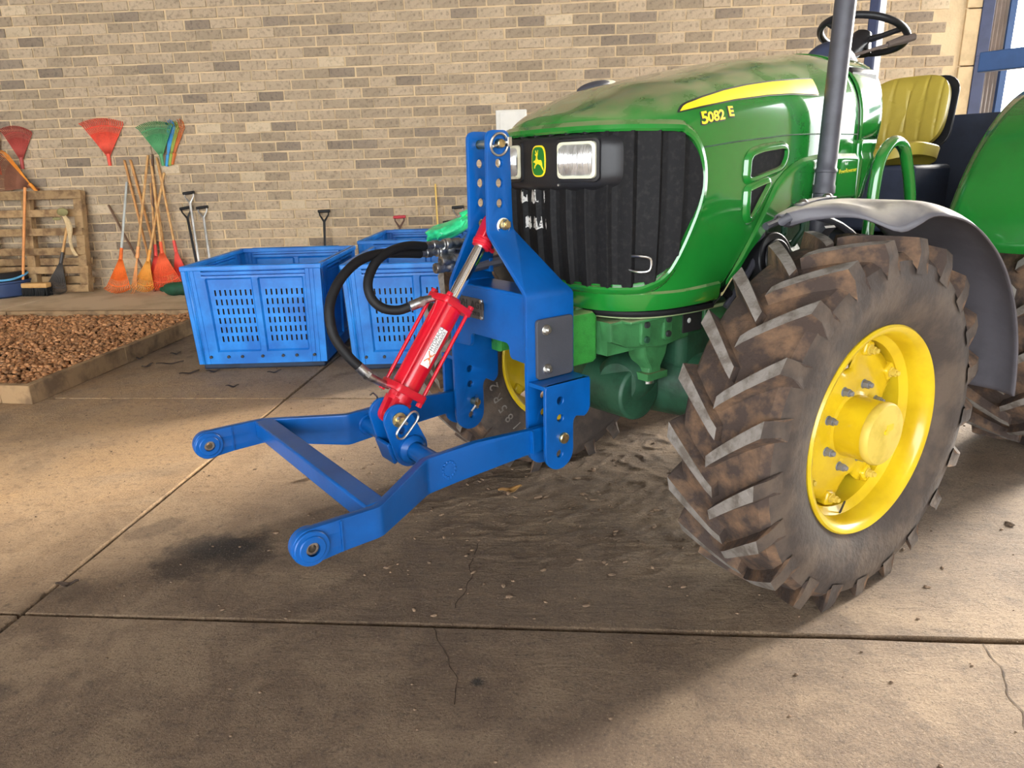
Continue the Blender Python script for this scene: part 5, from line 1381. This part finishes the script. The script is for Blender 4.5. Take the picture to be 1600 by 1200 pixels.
# side frame rails and nose casting under the hood
mb = MB()
ol_ = [(.47, .80), (.545, .83), (.555, .895), (.10, .90), (-.62, .90), (-.62, .79), (.05, .79), (.21, .785), (.30, .775)]
for sg in (1, -1):
    mb.plate(ol_, [], .05, basis((0, .235 * sg, 0), (1, 0, 0), (0, 0, 1)), .008)
mb.box((.30, -.235, .78), (.54, .235, .89)); fr_ = mb.build('front_frame', GF, tr, angle=40)
mb = MB()
for x in (.395, .285): mb.plate(rrect(x - .022, .80, x + .022, .893, .012), [], .016, basis((0, .262, 0), (1, 0, 0), (0, 0, 1)), .004)
mb.bar((.40, .262, .872), (.285, .262, .872), .012, .02); mb.build('frame_boss', GF, tr)
for x, z, m in ((.395, .868, M_['ink']), (.395, .818, GD), (.288, .872, M_['ink']), (.288, .822, M_['ink'])):
    mb = MB(); mb.lathe([(0, .008), (.010, .008), (.0115, .004), (.0115, 0)], (x, .270, z), (0, 1, 0), 18); mb.build('frame_bolt', m, tr)
mb = MB(); mb.plate(rrect(.105, .808, .205, .888, .004), [], .004, basis((0, .263, 0), (1, 0, 0), (0, 0, 1)), .0006); mb.build('serial_plate', M_['ink'], tr)
mb = MB(); mb.lathe([(0, .002), (.009, .001), (.009, 0)], (.175, .266, .85), (0, 1, 0), 16); mb.build('plate_dot', M_['tie'], tr)
mb = MB()
for sg in (1, -1): mb.box((-.08, .262 * sg - .01, .82), (.10, .262 * sg + .014, .895)); mb.box((-.12, .25 * sg - .01, .885), (.50, .29 * sg + .01, .897))
mb.build('frame_rail', GF, tr, bevel=.006)
# rubber strip under the hood lip and pale edge of the tray
mb = MB(); mb.tube([nose(-sl + 2 * sl * i / 60, .918, -.012) for i in range(61)], .011, 8); mb.build('rubber_seal', M_['hose'], tr)
mb = MB(); mb.tube([nose(-sl * 1.25 + 2.5 * sl * i / 60, .905 + .02 * max(0, abs(i / 30 - 1) - .75), -.025) for i in range(61)], .006, 6); mb.build('tray_edge', mat('pale_green_edge', srgb(150, 166, 120), .5), tr)
# weight carrier block in front
M_['thickg'] = mat('thick_green_paint', srgb(48, 128, 52), .4, var=.12, scale=30, bump=.25, bscale=160, coat=.2, dust=srgb(170, 165, 120), dustamt=.7)
for sg in (1, -1):
    mb = MB(); mb.plate([(.56, .755), (.70, .755), (.70, .925), (.56, .925), (.545, .91), (.545, .765)], [], .07, basis((0, .16 * sg, 0), (1, 0, 0), (0, 0, 1)), .012); mb.build('weight_carrier', M_['thickg'], tr)
mb = MB(); mb.box((.50, -.13, .80), (.58, .13, .93)); mb.build('carrier_web', GF, tr, bevel=.008)
# axle: centre casting, half shafts, knuckle
mb = MB(); mb.cyl((.32, .02, .60), (.32, .13, .60), .0, n=8) if False else None
mb.lathe([(0, .06), (.07, .055), (.092, .03), (.097, -.04), (.10, -.20), (.085, -.34)], (.34, .12, .64), (.86, .30, -.02), 40); df = mb.build('differential', GD, tr, angle=40)
mb = MB(); mb.text('80', .036, basis((.405, .155, .66), (-.30, .86, 0), (0, 0, 1)), .003) if False else None
mb.cyl((.33, -.02, .60), (.33, .19, .60), .105, .10, 32); mb.build('axle_pivot', GD, tr, bevel=.01)
mb = MB(); mb.plate([(.24, .80), (.38, .80), (.365, .74), (.34, .70), (.345, .66), (.275, .66), (.28, .70), (.255, .74)], [], .08, basis((0, .20, 0), (1, 0, 0), (0, 0, 1)), .01); mb.box((.26, .15, .66), (.36, .25, .685)); mb.build('axle_support', GF, tr)
mb = MB(); mb.cyl((.31, .205, .66), (.31, .205, .638), .022, n=20); mb.build('support_pin', M_['zinc'], tr)
for sg in (1, -1):
    mb = MB(); mb.tube([(.14, 0, .60), (.10, .20 * sg, .60), (.06, .36 * sg, .585), (.02, .52 * sg, .57), (0, .60 * sg, .562)], [.135, .13, .112, .098, .10], 32); mb.build('axle_beam', GD, tr)
    mb = MB(); mb.box((.02, .44 * sg - .04, .62), (.125, .44 * sg + .04, .705)); mb.cyl((.0, .56 * sg, .40), (.0, .56 * sg, .72), .055, n=20); mb.build('steering_knuckle', GF, tr, bevel=.014)
    mb = MB(); mb.tube([(.10, .44 * sg, .66), (-.05, .40 * sg, .68), (-.16, .2 * sg, .68)], .018, 10); mb.build('steering_rod', GD, tr)
mb = MB(); mb.box((-2.2, -.2, .48), (-.6, .2, .8)); mb.cyl((-2.05, -.66, .70), (-2.05, .66, .70), .11, n=24); mb.build('transmission', GD, tr, bevel=.02)
mb = MB(); mb.box((-1.25, .36, .38), (-.70, .62, .42)); mb.bar((-.95, .45, .42), (-.95, .40, .88), .05, .02); mb.build('cab_step', GD, tr, bevel=.005)
mb = MB(); mb.tube([(.80, -.16, 1.06), (.62, -.13, 1.08), (.5, -.05, 1.02), (.42, .05, .95)], .02, 10); mb.build('hose_bundle', M_['exh'], tr)

# ------------------------------------------------------------------ loose dirt and leaves on the floor
mb = MB()
r3 = random.Random(11)
for i in range(420):
    a, r_ = r3.uniform(0, 6.28), abs(r3.gauss(0, 1)); x = .05 + cos(a) * r_ * .75 + r3.gauss(0, .1); y = 2.75 + sin(a) * r_ * .55
    if y < 1.95: continue
    s_ = r3.uniform(.003, .009) * (1.5 if r3.random() < .06 else 1)
    R = Matrix.Rotation(r3.uniform(0, 6.28), 3, 'Z')
    mb.add([R @ V((p.x * s_ * 1.9, p.y * s_, p.z * s_ * .55 + 0)) + V((x, y, s_ * .3)) + V((r3.gauss(0, s_ * .2), r3.gauss(0, s_ * .2), 0)) for p in ico_v], ico_f)
for i in range(500):
    x, y = r3.uniform(-3.2, 2.4), r3.uniform(1.0, 5.0); s_ = r3.uniform(.0015, .005)
    mb.add([V((p.x * s_ * 1.4, p.y * s_, p.z * s_ * .7)) + V((x, y, s_ * .4)) for p in ico_v], ico_f)
tag(mb.build('dirt_crumbs', mat('dry_mud', srgb(112, 92, 74), .95, var=.3, scale=40, island=.25), angle=180), 'scattered crumbs of dry mud on the concrete floor', 'dirt', kind='stuff')
LF = mat('dark_dry_leaf', srgb(58, 46, 38), .8, var=.3); LF2 = mat('tan_dry_leaf', srgb(150, 112, 62), .8, var=.2)
def leaf(x, y, L_, w_, rz, m, label, grp='dry leaves on the floor'):
    mb = MB(); mb.grid(lambda u, v: V(((u - .5) * L_, (v - .5) * w_ * sin(pi * min(max(u, .04), .96)) ** .8, .004 + .010 * (u - .5) ** 2 * 4 + .006 * abs(v - .5) * 2 + .004 * sin(u * 9))), 12, 5)
    o = mb.build('dry_leaf', m, solid=.001); o.location = (x, y, .001); o.rotation_euler = (0, 0, rz); tag(o, label, 'leaf', grp)
for x, y, L_, w_, rz, m, lb in ((-3.08, 5.05, .20, .03, .3, LF, 'long dark dry leaf by the bed edging beside the blue bin'), (-3.22, 4.98, .10, .04, 1.2, LF, 'short dark dry leaf nearest the bed edging beside the blue bin'), (-3.2, 5.35, .08, .03, .4, LF, 'dark dry leaf farther along the bed edging by the bin'), (-3.42, 5.2, .07, .03, .1, LF, 'small dark leaf against the timber edging'), (-2.78, 4.78, .14, .04, .7, LF, 'dark dry leaf under the front left foot of the bin'), (-2.62, 4.82, .10, .04, .2, LF, 'dark dry leaf in front of the bin near its left foot'), (-2.15, 4.80, .10, .03, .6, LF, 'dark dry leaf in front of the middle of the first bin'), (-2.3, 4.45, .09, .03, .2, LF, 'dark scrap of leaf on the joint before the bins'), (-.28, 2.88, .11, .05, .4, LF2, 'tan dry leaf on the mud behind the blue arms'), (-1.23, 3.0, .07, .04, .2, LF2, 'small tan leaf beside the far blue arm'), (-1.78, 2.07, .075, .03, .3, LF, 'dark scrap on the crossing of the floor joints')):
    leaf(x, y, L_, w_, rz, m, lb)
